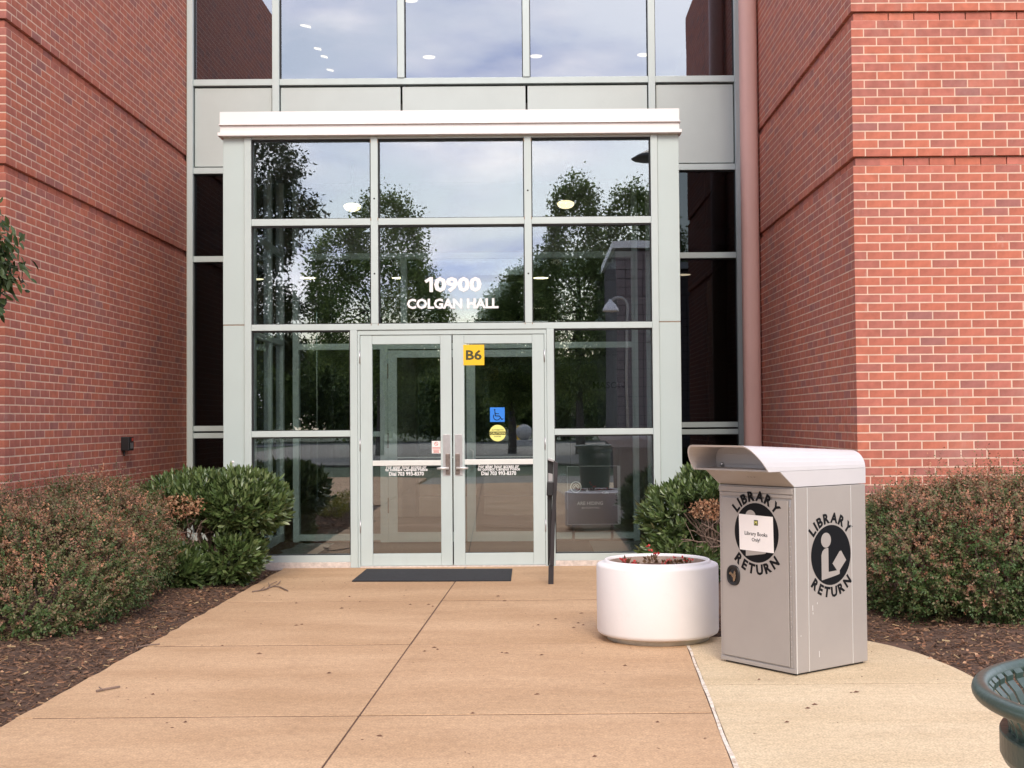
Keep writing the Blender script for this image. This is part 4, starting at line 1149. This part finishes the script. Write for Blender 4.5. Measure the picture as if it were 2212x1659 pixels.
# ================================================================ LITTER RECEPTACLE (right edge)
Yt = 2.12
tcx = PY(4806 * .54, 2800 * .54, Yt); ZR = tcx.z
tr_ = empty('litter_bin', (tcx.x, Yt, 0)); tag(tr_, 'dark green slatted metal litter bin with flared rim at the right edge', 'litter bin')
RIM = .350
make('rim_tube', tube([(tcx.x + RIM * math.cos(2*math.pi*i/96), Yt + RIM * math.sin(2*math.pi*i/96), ZR) for i in range(96)], .0150, 16, close=True), M_GREENM, tr_, smooth=True)
ZB0, ZB1 = ZR - .118, ZR - .066
prof = [(.302, ZB1 - .001), (.318, ZB1), (.3195, ZB1 - .003), (.3195, ZB0 + .012), (.314, ZB0), (.302, ZB0), (.302, ZB1 - .001)]
make('collar_ring', lathe(prof, tcx.x, Yt, 96), M_GREENM, tr_, smooth=False)
make('bottom_ring', lathe([(.250, .03), (.262, .03), (.262, .09), (.250, .09), (.250, .03)], tcx.x, Yt, 64), M_GREENM, tr_)
make('foot_plate', lathe([(.001, .0), (.20, .0), (.20, .02), (.25, .03), (.25, .034), (.001, .034)], tcx.x, Yt, 48), M_GREENM, tr_)
def slat_verts(phi):
    prf = [(RIM - .012, ZR + .004), (RIM - .020, ZR - .004), (.330, ZR - .014), (.315, ZR - .030), (.304, ZR - .052), (.2985, ZR - .085), (.297, ZR - .13), (.290, ZR - .35), (.268, ZR - .65), (.2565, .06)]
    V, F = [], []
    wd = .0125; th = .0035
    for r_, z_ in prf:
        for (dr, dt) in ((-th/2, -wd), (-th/2, wd), (th/2, wd), (th/2, -wd)):
            rr = r_ + dr
            V.append((tcx.x + rr * math.cos(phi) - dt * math.sin(phi), Yt + rr * math.sin(phi) + dt * math.cos(phi), z_))
    for j in range(len(prf) - 1):
        for k in range(4): F.append((j*4+k, j*4+(k+1) % 4, (j+1)*4+(k+1) % 4, (j+1)*4+k))
    F += [(3, 2, 1, 0), tuple(range(len(V) - 4, len(V)))]
    return V, F
NS = 56
sm = make('slat', slat_verts(math.pi), M_GREENM, tr_)
for i in range(1, NS):
    o = bpy.data.objects.new('slat', sm.data); COL.objects.link(o); o.parent = tr_
    o.rotation_euler = (0, 0, 2 * math.pi * i / NS)
make('liner', lathe([(.001, .06), (.235, .06), (.250, ZR - .35), (.256, ZR - .22), (.248, ZR - .22), (.228, .07), (.001, .07)], tcx.x, Yt, 48), M_BLACK, tr_)

# ================================================================ FOLIAGE
def leaves_np(P, D, S, Ln, Wd_, tint=None, fold=.18, six=False):
    """P base, D direction, S side vector, arrays"""
    n = len(P)
    Nn = np.cross(D, S); Nn /= np.linalg.norm(Nn, axis=1)[:, None] + 1e-9
    Ln = Ln[:, None]; W = Wd_[:, None]
    if six:
        droop = -Nn * Ln * .06
        a = P; m1 = P + D * Ln * .35 ; m2 = P + D * Ln * .72 + droop; tip = P + D * Ln + droop * 2.2
        l1 = m1 + S * W * .48 + Nn * W * fold; r1 = m1 - S * W * .48 + Nn * W * fold
        l2 = m2 + S * W * .40 + Nn * W * fold; r2 = m2 - S * W * .40 + Nn * W * fold
        V = np.stack([a, m1, m2, tip, l1, l2, r1, r2], 1).reshape(-1, 3)
        base = [(0, 1, 4), (1, 2, 5, 4), (2, 3, 5), (0, 6, 1), (1, 6, 7, 2), (2, 7, 3)]
        k = 8
    else:
        V = np.stack([P, P + D * Ln * .5 + S * W * .5 + Nn * W * fold, P + D * Ln, P + D * Ln * .5 - S * W * .5 + Nn * W * fold], 1).reshape(-1, 3)
        base = [(0, 1, 2), (0, 2, 3)]; k = 4
    sizes = [len(f) for f in base]
    flat = np.array([i for f in base for i in f])
    loops = (flat[None, :] + (np.arange(n) * k)[:, None]).reshape(-1)
    tot = np.tile(np.array(sizes), n)
    return V, loops, tot, (np.repeat(tint, k) if tint is not None else None)
def np_mesh(name, V, loops, tot, m, parent=None, tint=None, loc=None, smooth=False):
    off = np.array(rootloc(parent)) if parent else (np.array(loc) if loc is not None else np.zeros(3))
    me = bpy.data.meshes.new(name)
    me.vertices.add(len(V)); me.vertices.foreach_set('co', (V - off).astype(np.float32).ravel())
    me.loops.add(len(loops)); me.loops.foreach_set('vertex_index', loops.astype(np.int32))
    me.polygons.add(len(tot)); st = np.concatenate([[0], np.cumsum(tot)[:-1]])
    me.polygons.foreach_set('loop_start', st.astype(np.int32)); me.polygons.foreach_set('loop_total', tot.astype(np.int32))
    me.materials.append(m); me.update(calc_edges=True)
    if tint is not None:
        at = me.attributes.new('tint', 'FLOAT', 'POINT'); at.data.foreach_set('value', tint.astype(np.float32))
    if smooth: me.polygons.foreach_set('use_smooth', [True] * len(tot))
    o = bpy.data.objects.new(name, me); COL.objects.link(o)
    if parent: o.parent = parent
    elif loc is not None: o.location = loc
    return o
def unit(a): return a / (np.linalg.norm(a, axis=1)[:, None] + 1e-9)
def blob_surface(blobs, n, rg, jitter=.12, zmin=.03, inner=.0):
    """points on the union surface; returns P, normals"""
    areas = np.array([(b[3]*b[4]+b[4]*b[5]+b[3]*b[5]) for b in blobs]); pr = areas / areas.sum()
    out, nor = [], []
    while sum(len(x) for x in out) < n:
        m = n
        idx = rg.choice(len(blobs), m, p=pr); B = np.array(blobs)[idx]
        d = unit(rg.normal(size=(m, 3)))
        lump = 1 + jitter * (np.sin(d[:, 0] * 5 + B[:, 0] * 3) * np.sin(d[:, 1] * 6 + B[:, 1]) * np.cos(d[:, 2] * 5)) + rg.normal(0, jitter * .35, m)
        if inner: lump *= rg.uniform(1 - inner, 1, m)
        P = B[:, :3] + d * B[:, 3:6] * lump[:, None]
        nn = unit(d / B[:, 3:6])
        ok = P[:, 2] > zmin
        for b in blobs:
            q_ = ((P - np.array(b[:3])) / np.array(b[3:6])); r2 = (q_ ** 2).sum(1)
            ok &= ~(r2 < (.62 if inner else .78))
        out.append(P[ok]); nor.append(nn[ok])
    return np.concatenate(out)[:n], np.concatenate(nor)[:n]
def limbs(base, ends, r0, r1, rg, seg=6, wob=.06, n=5):
    out = []
    for e in ends:
        b = np.array(base, float); e = np.array(e, float)
        pts = []
        for i in range(seg + 1):
            f = i / seg; p = b + (e - b) * f; p = p + rg.normal(0, wob, 3) * math.sin(math.pi * f) * .5
            p[2] += .10 * math.sin(math.pi * f) * np.linalg.norm(e - b)
            pts.append(tuple(p))
        out.append(tube(pts, [r0 + (r1 - r0) * i / seg for i in range(seg + 1)], n))
    return merge(*out)

def barberry(name, label, blobs, n_shoots, seed, clip=None):
    rg = np.random.default_rng(seed)
    cx, cy = np.mean([b[0] for b in blobs]), np.mean([b[1] for b in blobs])
    root = empty(name, (cx, cy, 0)); tag(root, label, 'shrub')
    P, Nn = blob_surface(blobs, n_shoots, rg, .14, inner=.22)
    d = unit(Nn * .8 + np.array([0, -.15, .40]) + rg.normal(0, .38, (n_shoots, 3)))
    ln = rg.uniform(.06, .15, n_shoots) * np.where(rg.random(n_shoots) < .10, rg.uniform(1.3, 2.3, n_shoots), 1)
    big = (ln > .17) & (Nn[:, 2] > .3); d[big] = unit(d[big] * .5 + np.array([0, 0, 1.0]) + rg.normal(0, .15, (big.sum(), 3)))
    red = np.clip(rg.normal(.22, .20, n_shoots) + .22 * np.clip(Nn[:, 2], -1, 1) + .18 * np.sin(P[:, 0] * 9 + P[:, 2] * 11) * np.sin(P[:, 1] * 8), 0, .9)
    k = 14
    t = np.tile(np.linspace(.02, 1, k), n_shoots); si_ = np.repeat(np.arange(n_shoots), k)
    D = d[si_]; Q = P[si_] + D * (ln[si_] * t)[:, None]
    rad = rg.normal(size=Q.shape); rad -= D * (rad * D).sum(1)[:, None]; rad = unit(rad)
    LD = unit(rad * .9 + D * .55 + rg.normal(0, .15, Q.shape)); S = unit(np.cross(LD, rg.normal(size=Q.shape)))
    S = unit(np.cross(LD, np.cross(S, LD) * .4 + D + np.array([0, 0, .3])))
    L_ = rg.uniform(.016, .028, len(Q)) * (1.15 - .40 * t)
    tint = np.clip(red[si_] * .75 + .38 * t * red[si_] + rg.normal(0, .07, len(Q)), 0, .95)
    Q = Q + rad * .003
    ok = Q[:, 2] > .012
    if clip is not None: ok &= clip(Q)
    V, lp_, tt, tn = leaves_np(Q[ok], LD[ok], S[ok], L_[ok], L_[ok] * .68, tint[ok])
    o = np_mesh('foliage', V, lp_, tt, M_BARB, root, tn); o['kind'] = 'stuff'
    # twigs under the shoots
    ntw = n_shoots // 3
    a = P[:ntw] - d[:ntw] * .10; b = P[:ntw] + d[:ntw] * ln[:ntw, None]
    s1 = unit(np.cross(d[:ntw], rg.normal(size=(ntw, 3)))); s2 = np.cross(d[:ntw], s1); w0 = .0011
    V = np.stack([a + s1 * w0, a - s1 * w0 * .5 + s2 * w0, a - s1 * w0 * .5 - s2 * w0, b + s1 * w0 * .5, b - s1 * w0 * .3 + s2 * w0 * .5, b - s1 * w0 * .3 - s2 * w0 * .5], 1).reshape(-1, 3)
    fl = np.array([0, 1, 4, 3, 1, 2, 5, 4, 2, 0, 3, 5]); lp_ = (fl[None] + (np.arange(ntw) * 6)[:, None]).ravel()
    o = np_mesh('twigs', V, lp_, np.full(ntw * 3, 4), M_TWIG, root); o['kind'] = 'stuff'
    # stems
    ends, out = [], []
    for b_ in blobs:
        bs = (b_[0] + rg.normal(0, .05), b_[1] + rg.normal(0, .05), -.02)
        es = [(b_[0] + b_[3] * .85 * math.cos(a_) * u_, b_[1] + b_[4] * .85 * math.sin(a_) * u_, max(.08, b_[2] + b_[5] * .7 * math.sqrt(max(0, 1 - u_ * u_)) * rg.choice([1, 1, -.5]))) for a_, u_ in zip(rg.uniform(0, 6.28, 16), rg.uniform(.4, 1, 16))]
        out.append(limbs(bs, es, .011, .003, rg))
    make('stems', merge(*out), M_TWIG, root)
    return root

def laurel(name, label, blobs, n_sh, seed, dead=None, bare=None, gaps=None, n_single=298):
    rg = np.random.default_rng(seed)
    cx, cy = np.mean([b[0] for b in blobs]), np.mean([b[1] for b in blobs])
    root = empty(name, (cx, cy, 0)); tag(root, label, 'shrub')
    P, Nn = blob_surface(blobs, n_sh, rg, .10, zmin=.05, inner=.30)
    if gaps is not None:
        ok = ~gaps(P); P, Nn = P[ok], Nn[ok]
    n = len(P)
    d = unit(Nn * .75 + np.array([0, 0, .65]) + rg.normal(0, .28, (n, 3)))
    k = 9
    si_ = np.repeat(np.arange(n), k); t = np.tile(np.linspace(0, 1, k), n)
    D = d[si_]
    az = t * 2.4 * k + np.repeat(rg.uniform(0, 6.28, n), k)
    e1 = unit(np.cross(d, rg.normal(size=(n, 3))))[si_]; e2 = np.cross(D, e1)
    rad = e1 * np.cos(az)[:, None] + e2 * np.sin(az)[:, None]
    Q = P[si_] + D * (t * .07)[:, None]
    spread = (1.15 - .75 * t)[:, None]
    LD = unit(rad * spread + D * .75 + rg.normal(0, .08, Q.shape))
    S = unit(np.cross(LD, D))
    L_ = rg.uniform(.055, .095, len(Q)); W = L_ * rg.uniform(.28, .36, len(Q))
    okz = Q[:, 2] > .02
    Q, LD, S, L_, W = Q[okz], LD[okz], S[okz], L_[okz], W[okz]
    # nearest, best seen leaves become single leaf parts
    score = Q[:, 1] - .35 * Q[:, 2]
    order = np.argsort(score + rg.normal(0, .12, len(Q))); single = order[:n_single]; rest = order[n_single:]
    V, lp_, tt, _ = leaves_np(Q[rest], LD[rest], S[rest], L_[rest], W[rest], None, .12, six=True)
    o = np_mesh('foliage', V, lp_, tt, M_LAUREL, root); o['kind'] = 'stuff'
    V, lp_, tt, _ = leaves_np(np.zeros((1, 3)), np.array([[0, 1., 0]]), np.array([[1., 0, 0]]), np.array([1.0]), np.array([.32]), None, .12, six=True)
    proto = np_mesh('leaf', V, lp_, tt, M_LAUREL, None); lm = proto.data
    bpy.data.objects.remove(proto, do_unlink=True)
    rl = root.location
    for i in single:
        o = bpy.data.objects.new('leaf', lm); COL.objects.link(o); o.parent = root
        x_, y_ = Vector(S[i]), Vector(LD[i]); z_ = x_.cross(y_)
        m = Matrix((x_, y_, z_)).transposed().to_4x4() * 1.0
        for r_ in range(3):
            for c_ in range(3): m[r_][c_] *= L_[i]
        m.translation = Vector(Q[i]) - rl
        o.matrix_local = m
    out = []
    for b_ in blobs:
        es = [(b_[0] + b_[3] * .8 * math.cos(a_) * u_, b_[1] + b_[4] * .8 * math.sin(a_) * u_, max(.1, b_[2] + b_[5] * .5)) for a_, u_ in zip(rg.uniform(0, 6.28, 12), rg.uniform(.2, 1, 12))]
        out.append(limbs((cx + rg.normal(0, .06), cy + rg.normal(0, .06), -.02), es, .016, .004, rg, wob=.05))
    make('stems', merge(*out), M_TWIG, root)
    if dead is not None:
        c, r, nd = dead
        dd = unit(rg.normal(size=(nd, 3))); Pd = np.array(c) + dd * np.array(r) * rg.uniform(.5, 1, nd)[:, None]
        L2 = rg.uniform(.02, .045, nd); LD = unit(rg.normal(size=(nd, 3)) + np.array([0, -.2, .2])); S = unit(np.cross(LD, rg.normal(size=(nd, 3))))
        V, lp_, tt, _ = leaves_np(Pd, LD, S, L2, L2 * .5, None, .35)
        o = np_mesh('dead_leaves', V, lp_, tt, M_DEAD, root); o['kind'] = 'stuff'
    if bare is not None:
        b0, es, r0 = bare
        tw = [limbs(b0, es, r0, .003, rg, seg=7, wob=.05)]
        for e in es:
            e = np.array(e); b_ = np.array(b0)
            for _ in range(5):
                f = rg.uniform(.35, .95); s_ = b_ + (e - b_) * f; s_[2] += .10 * math.sin(math.pi * f) * np.linalg.norm(e - b_)
                tw.append(limbs(tuple(s_), [tuple(s_ + rg.normal(0, .07, 3) + np.array([0, -.03, .05]))], .004, .0015, rg, seg=3, wob=.02, n=4))
        make('bare_branches', merge(*tw), M_TWIG, root)
    return root

# left barberry mass
barberry('barberry_hedge', 'wide reddish green barberry hedge in the bed in front of the left brick wall',
         [(-3.55, 9.2, .34, .66, .85, .50), (-4.15, 8.85, .42, .75, .80, .56), (-3.60, 10.2, .42, .62, .70, .54), (-4.9, 8.6, .42, .75, .75, .56), (-3.42, 8.55, .20, .42, .50, .30), (-3.62, 10.8, .34, .40, .45, .42)],
         14500, 21, clip=lambda Q: ~((Q[:, 0] < XL + .02) & (Q[:, 1] > YW - .02)))
barberry('barberry_hedge', 'rounded reddish green barberry hedge in front of the right brick wall beside the book return',
         [(2.72, 9.05, .46, .42, .52, .44), (3.25, 8.95, .50, .60, .58, .50), (3.95, 8.9, .50, .65, .58, .52), (4.6, 8.9, .50, .6, .6, .5)],
         12500, 22, clip=lambda Q: Q[:, 1] < YW - .02)
laurel('laurel_shrub', 'glossy green laurel shrub left of the entrance with a brown dead patch',
       [(-3.05, 11.50, .72, .48, .60, .20), (-2.68, 11.40, .69, .41, .50, .25), (-2.72, 11.25, .25, .25, .32, .22), (-3.12, 10.95, .15, .26, .26, .16)],
       2300, 31, dead=((-3.05, 10.80, .72), (.24, .12, .11), 520),
       bare=((-3.05, 11.35, .05), [(-3.30, 10.80, .66), (-3.15, 10.75, .64), (-2.98, 10.75, .66), (-2.85, 10.8, .60), (-3.22, 10.75, .48), (-3.02, 10.7, .52), (-2.92, 10.75, .42)], .012),
       gaps=lambda P: (P[:, 2] > .30) & (P[:, 2] < .60) & (P[:, 0] < -2.78) & (P[:, 1] < 11.5))
laurel('laurel_shrub', 'glossy green laurel shrub behind the white planter with bare twigs by the book return',
       [(1.42, 11.25, .55, .40, .48, .30), (1.72, 11.30, .66, .42, .48, .33), (1.50, 11.2, .24, .48, .46, .24), (2.05, 11.3, .5, .35, .4, .42)],
       2300, 32, dead=((1.50, 10.78, .66), (.17, .10, .09), 420),
       bare=((1.80, 10.95, .15), [(1.25, 10.68, .42), (1.32, 10.68, .50), (1.42, 10.66, .56), (1.55, 10.68, .60), (1.5, 10.66, .40), (1.65, 10.7, .62), (1.38, 10.68, .36)], .012),
       gaps=lambda P: (P[:, 2] > .30) & (P[:, 2] < .72) & (P[:, 0] > 1.33) & (P[:, 0] < 1.75) & (P[:, 1] < 11.05))

# ---- trees
def tree(name, label, x, y, trunk_h, blobs, n, lsize, seed, m=M_TREEL, tr=.14, branches=14, group=None, leafw=.6, k=9):
    rg = np.random.default_rng(seed)
    root = empty(name, (x, y, -.09)); tag(root, label, 'tree', group)
    B = [(x + b[0], y + b[1], b[2], b[3], b[4], b[5]) for b in blobs]
    P, Nn = blob_surface(B, n, rg, .25, zmin=min(.4, B[0][2] * .3), inner=.45)
    si_ = np.repeat(np.arange(n), k)
    Q = P[si_] + rg.normal(0, lsize * 1.1, (n * k, 3)); LD = unit(Nn[si_] * .5 + rg.normal(0, .6, Q.shape) + np.array([0, 0, -.25])); S = unit(np.cross(LD, rg.normal(size=Q.shape)))
    L_ = rg.uniform(.7, 1.25, len(Q)) * lsize
    V, lp_, tt, _ = leaves_np(Q, LD, S, L_, L_ * leafw, None, .2)
    o = np_mesh('crown', V, lp_, tt, m, root); o['kind'] = 'stuff'
    top = max(b[2] for b in B)
    tk = tube([(x, y, -.1), (x + .03, y, trunk_h * .5), (x - .02, y + .02, trunk_h), (x + .05, y, (trunk_h + top) / 2), (x, y, top)], [tr * 1.25, tr, tr * .85, tr * .55, tr * .2], 10)
    es = [P[i] for i in rg.choice(len(P), branches)]
    br = []
    for e in es:
        f = rg.uniform(.0, .6); b0 = (x, y, trunk_h + (top - trunk_h) * f)
        br.append(limbs(b0, [tuple(np.array(b0) + (e - np.array(b0)) * .93)], tr * .38, tr * .06, rg, wob=tr * 1.2))
    make('trunk', merge(tk, *br), M_BARK, root)
    return root
mt = tree('maple_tree', 'leafy green tree whose branch tips hang in at the left edge of the picture', -5.75, 6.0, 1.5,
     [(-.1, 0, 3.6, 1.75, 1.7, 1.2), (.2, .3, 2.9, 1.5, 1.5, .6), (-.5, -.4, 5.2, 1.5, 1.5, 1.1), (1.35, .2, 4.15, .8, .9, .42), (1.5, 0, 3.2, .75, .8, .3), (1.40, 0, 5.35, .75, .8, .60), (1.75, .2, 4.6, .75, .7, .30)], 9000, .078, 41, M_TREED, .10, 22, leafw=.42)
def hanging_branch(root, tip, n, seed):
    rg = np.random.default_rng(seed); tip = np.array(tip)
    st = np.array((root.location.x + .1, root.location.y, 2.6))
    P, LD = [], []
    tw = [limbs(tuple(st), [tuple(tip)], .03, .004, rg, seg=8, wob=.06)]
    for _ in range(n):
        f = 1 - abs(rg.normal(0, .06)); c = st + (tip - st) * f
        q = c + rg.normal(0, 1, 3) * np.array((.08, .12, .12)); q[2] -= .02
        P.append(q); LD.append(rg.normal(0, .45, 3) + np.array((.25, -.1, -.75)))
    P = np.array(P); LD = unit(np.array(LD)); S = unit(np.cross(LD, rg.normal(size=P.shape)))
    L_ = rg.uniform(.05, .10, n)
    V, lp_, tt, _ = leaves_np(P, LD, S, L_, L_ * .36, None, .15, six=True)
    o = np_mesh('branch_leaves', V, lp_, tt, M_TREED, root); o['kind'] = 'stuff'
    make('branch', merge(*tw), M_BARK, root)
tp = PY(-14, 556, 7.7)
hanging_branch(mt, (tp.x, tp.y, tp.z), 1700, 6)
# the overhanging branch at the left edge
rg = np.random.default_rng(5)
bx0 = PY(6, 560, 7.6)
trees = [
 (-6.6, -29, 3.2, [(0, 0, 6.0, 2.7, 2.6, 3.0), (.3, 0, 9.0, 1.5, 1.5, 2.3), (-1.7, 0, 7.6, 1.3, 1.5, 2.2), (1.6, 0, 5.4, 1.5, 1.5, 1.8)], 'tall oak reflected in the panes left of the house number'),
 (-.9, -31, 2.2, [(0, 0, 4.6, 1.6, 1.6, 2.6), (.6, 0, 6.6, 1.0, 1.0, 1.7)], 'slim young tree reflected right of the house number'),
 (2.0, -29, 3.0, [(0, 0, 5.6, 2.0, 2.0, 3.2), (-.1, 0, 9.2, 1.05, 1.1, 2.6), (-1.2, 0, 6.6, 1.0, 1.0, 2.2)], 'tall narrow tree reflected in the middle of the right panes'),
 (4.8, -30, 3.0, [(0, 0, 5.8, 2.1, 2.0, 3.4), (-.3, 0, 9.4, 1.2, 1.1, 2.3), (1.3, 0, 8.8, 1.3, 1.2, 2.2)], 'tall tree reflected at the right edge of the vestibule glass'),
]
for i, (x, y, th, bl, lb) in enumerate(trees):
    tree('oak_tree', lb, x, y, th, bl, 3600, .15, 60 + i, M_TREEL, .17, 18, 'trees across the lawn behind the viewer')
for i, x in enumerate((-30, -21, -13, -5.5, 2.5, 10.5, 19, 28)):
    hgt = [9, 8, 7.5, 5.6, 6.2, 8.5, 9, 10][i]
    tree('background_tree', 'broad tree in the far row across the road, number not readable from here' if False else ['far left end', 'second from left', 'third from left', 'left of the stone ball', 'right of the stone ball', 'third from right', 'second from right', 'far right end'][i] + ' tree of the row across the campus road',
         x, -64 - (i % 3) * 3, 2.0, [(0, 0, hgt * .5, 4.6, 3.5, hgt * .42), (-2, 0, hgt * .66, 2.6, 2.5, hgt * .27), (2.4, 0, hgt * .6, 2.6, 2.4, hgt * .3)], 4200, .30, 80 + i, M_TREEL, .25, 8, 'tree row across the road')

for i, (gx, gy, gr) in enumerate(((-3.0, 6.3, .20), (-2.95, 4.9, .24))):
    g_ = tree('golden_shrub', ['small golden green shrub reflected low in the left bay', 'larger golden green shrub reflected beside the left door'][i], gx, gy, .05, [(0, 0, .16, gr, gr, .15)], 160, .03, 95 + i, M_GOLD, .006, 5)
    g_['category'] = 'shrub'
# ---- things behind the viewer that show in the glass
bb = empty('block_building', (5.0, -12, 0)); tag(bb, 'square masonry building corner reflected in the right vestibule panes', 'building')
gm = mat('grey_block', (.20, .155, .155), .85, var=.12, vscale=3)
bl2 = []
make('wall', box(2.50, 9.0, -18, -12.06, -.09, 6.5), mat('block_joint', (.05, .04, .04), .9), bb)
for r_ in range(24):
    for c_ in range(24):
        bl2.append(box(2.49 + c_ * .27, 2.49 + c_ * .27 + .25, -12.06, -12.0, -.05 + r_ * .27, -.05 + r_ * .27 + .25))
o = make('block', merge(*bl2), gm, bb); o['kind'] = 'stuff'
make('coping', box(2.40, 9.1, -18.1, -11.92, 6.501, 6.72), M_FASCIA, bb)
# gooseneck lamp
lp0 = empty('gooseneck_lamp', (2.35, -6.0, 0)); tag(lp0, 'white gooseneck bell lamp on a post reflected in the right vestibule pane', 'street lamp')
gp = [(2.35, -6, -.09), (2.35, -6, 4.2)] + [(2.35 - .22 + .22 * math.cos(a), -6, 4.2 + .25 * math.sin(a)) for a in np.linspace(.1, math.pi * .8, 9)]
make('post', tube(gp, .035, 10), M_STONE, lp0, smooth=True)
make('bell_shade', lathe([(.03, 4.40), (.06, 4.34), (.13, 4.27), (.19, 4.16), (.20, 4.12), (.18, 4.12), (.02, 4.33)], 1.94, -6, 24), M_FASCIA, lp0, smooth=True)
# post-top saucer lamp
sl = empty('saucer_lamp', (2.62, -2.6, 0)); tag(sl, 'dark saucer shaped lamp head on a post reflected at the top right pane', 'street lamp')
make('post', tube([(2.9, -2.6, -.09), (2.9, -2.6, 7.25)], .05, 10), M_BLACK, sl, smooth=True)
make('saucer', lathe([(.001, 7.42), (.12, 7.38), (.30, 7.29), (.44, 7.20), (.40, 7.17), (.2, 7.16), (.001, 7.15)], 2.66, -2.6, 32), M_BLACK, sl, smooth=True)
# stone ball
sb = empty('stone_ball', (-.48, -47, 0)); tag(sb, 'round stone ball on a square base reflected in the right door', 'stone ball')
V, F = lathe([(max(.001, .42 * math.sin(a)), .72 - .42 * math.cos(a)) for a in np.linspace(.0, math.pi, 17)], -.48, -47, 28)
make('ball', (V, F), M_STONE, sb, smooth=True)
make('base', merge(box(-1.05, .09, -47.55, -46.45, -.01, .22), box(-.95, -.01, -47.45, -46.55, .22, .32)), M_STONE, sb, bevel=.02)
for i, xx in enumerate((-1.2, -.85)):
    tag(make('bollard', lathe([(.001, 1.05), (.08, 1.03), (.10, .98), (.10, -.05)], xx, -53.5, 16), M_YEL, loc=(xx, -53.5, 0), smooth=True), ['left', 'right'][i] + ' one of two yellow bollards reflected beside the stone ball', 'bollard', 'yellow bollards')

# ================================================================ LITTER ON THE WALK
def twig(name, pts, r, label, m=M_TWIG):
    P = [PG(x, y, .008) for x, y in pts[0]]
    vf = [tube([(p.x, p.y, p.z) for p in P], r, 5)]
    for br in pts[1:]:
        Q = [PG(x, y, .012) for x, y in br]; vf.append(tube([(p.x, p.y, p.z) for p in Q], r * .6, 4))
    o = make(name, merge(*vf), m, loc=(P[0].x, P[0].y, 0)); tag(o, label, 'twig')
twig('twig', [[(545, 1278), (570, 1274), (590, 1266), (605, 1268), (622, 1276)], [(575, 1273), (585, 1262), (598, 1256)], [(590, 1266), (600, 1262), (606, 1255)], [(560, 1276), (572, 1268)], [(583, 1268), (580, 1259)]], .006, 'forked bare twig lying on the walk near the left laurel')
twig('twig', [[(208, 1493), (230, 1488), (259, 1483)], [(222, 1490), (214, 1484)]], .006, 'short dark twig with a dead leaf lying on the walk at lower left')
twig('twig', [[(295, 1399), (320, 1393), (345, 1391)]], .004, 'thin twig lying on the walk edge at the left joint')
rg = np.random.default_rng(77)
V, F = [], []
spots = [(640, 1351), (652, 1349), (755, 1289), (738, 1314), (886, 1306), (926, 1306), (935, 1310), (917, 1407), (938, 1399), (945, 1403), (1084, 1410), (1094, 1411), (1170, 1415), (1163, 1350), (1249, 1346), (1260, 1350), (1239, 1356), (711, 1454), (1021, 1541), (1285, 1634), (640, 1303), (777, 1300), (1076, 1288), (1090, 1298), (1200, 1337), (1256, 1325), (1350, 1438), (1760, 1522), (1745, 1530), (1850, 1495), (1640, 1468), (1597, 1422), (1700, 1560), (480, 1395), (560, 1412), (330, 1500), (400, 1560), (820, 1590), (1160, 1500), (1420, 1560)]
for x, y in spots:
    p = PG(x, y, .003); a = rg.uniform(-.5, .5); l = rg.uniform(.010, .022); w = rg.uniform(.004, .008)
    u = (math.cos(a), math.sin(a)); s_ = (-u[1], u[0]); b = len(V)
    V += [(p.x - u[0]*l, p.y - u[1]*l, .003), (p.x + s_[0]*w, p.y + s_[1]*w, .009), (p.x + u[0]*l, p.y + u[1]*l, .004), (p.x - s_[0]*w, p.y - s_[1]*w, .003)]; F.append((b, b+1, b+2, b+3))
for _ in range(420):
    X = rg.uniform(-2.45, 2.3); Y = rg.uniform(4.8, 12.2)
    if X > 1.0 and Y > 8.2: continue
    if rg.random() > .35 + .65 * max(0, 1 - (X + 2.45) / .8): continue
    a = rg.uniform(0, 3.14); l = rg.uniform(.004, .012); w = l * .4; u = (math.cos(a), math.sin(a)); s_ = (-u[1], u[0]); b = len(V)
    V += [(X - u[0]*l, Y - u[1]*l, .0035), (X + s_[0]*w, Y + s_[1]*w, .006), (X + u[0]*l, Y + u[1]*l, .0035), (X - s_[0]*w, Y - s_[1]*w, .0035)]; F.append((b, b+1, b+2, b+3))
tag(make('leaf_debris', (V, F), mat('dry_debris', (.13, .06, .035), .9, var=.3, vscale=20)), 'tiny dry leaf scraps scattered over the concrete walk', 'debris', kind='stuff')
V, F = [], []
for _ in range(260):
    if rg.random() < .5: X = rg.uniform(-3.6, -2.6); Y = rg.uniform(6, 11)
    else: X = rg.uniform(2.3, 3.8); Y = rg.uniform(7.2, 8.8)
    z = .03; a = rg.uniform(0, 6.28); l = rg.uniform(.008, .028); w = l * .5; u = (math.cos(a), math.sin(a)); s_ = (-u[1], u[0]); b = len(V)
    V += [(X - u[0]*l, Y - u[1]*l, z), (X + s_[0]*w, Y + s_[1]*w, z + .012), (X + u[0]*l, Y + u[1]*l, z + .006), (X - s_[0]*w, Y - s_[1]*w, z)]; F.append((b, b+1, b+2, b+3))
tag(make('fallen_leaves', (V, F), M_DEAD), 'small dry fallen leaves scattered over the bark mulch beds', 'fallen leaves', kind='stuff')
print('objects', len(bpy.data.objects))
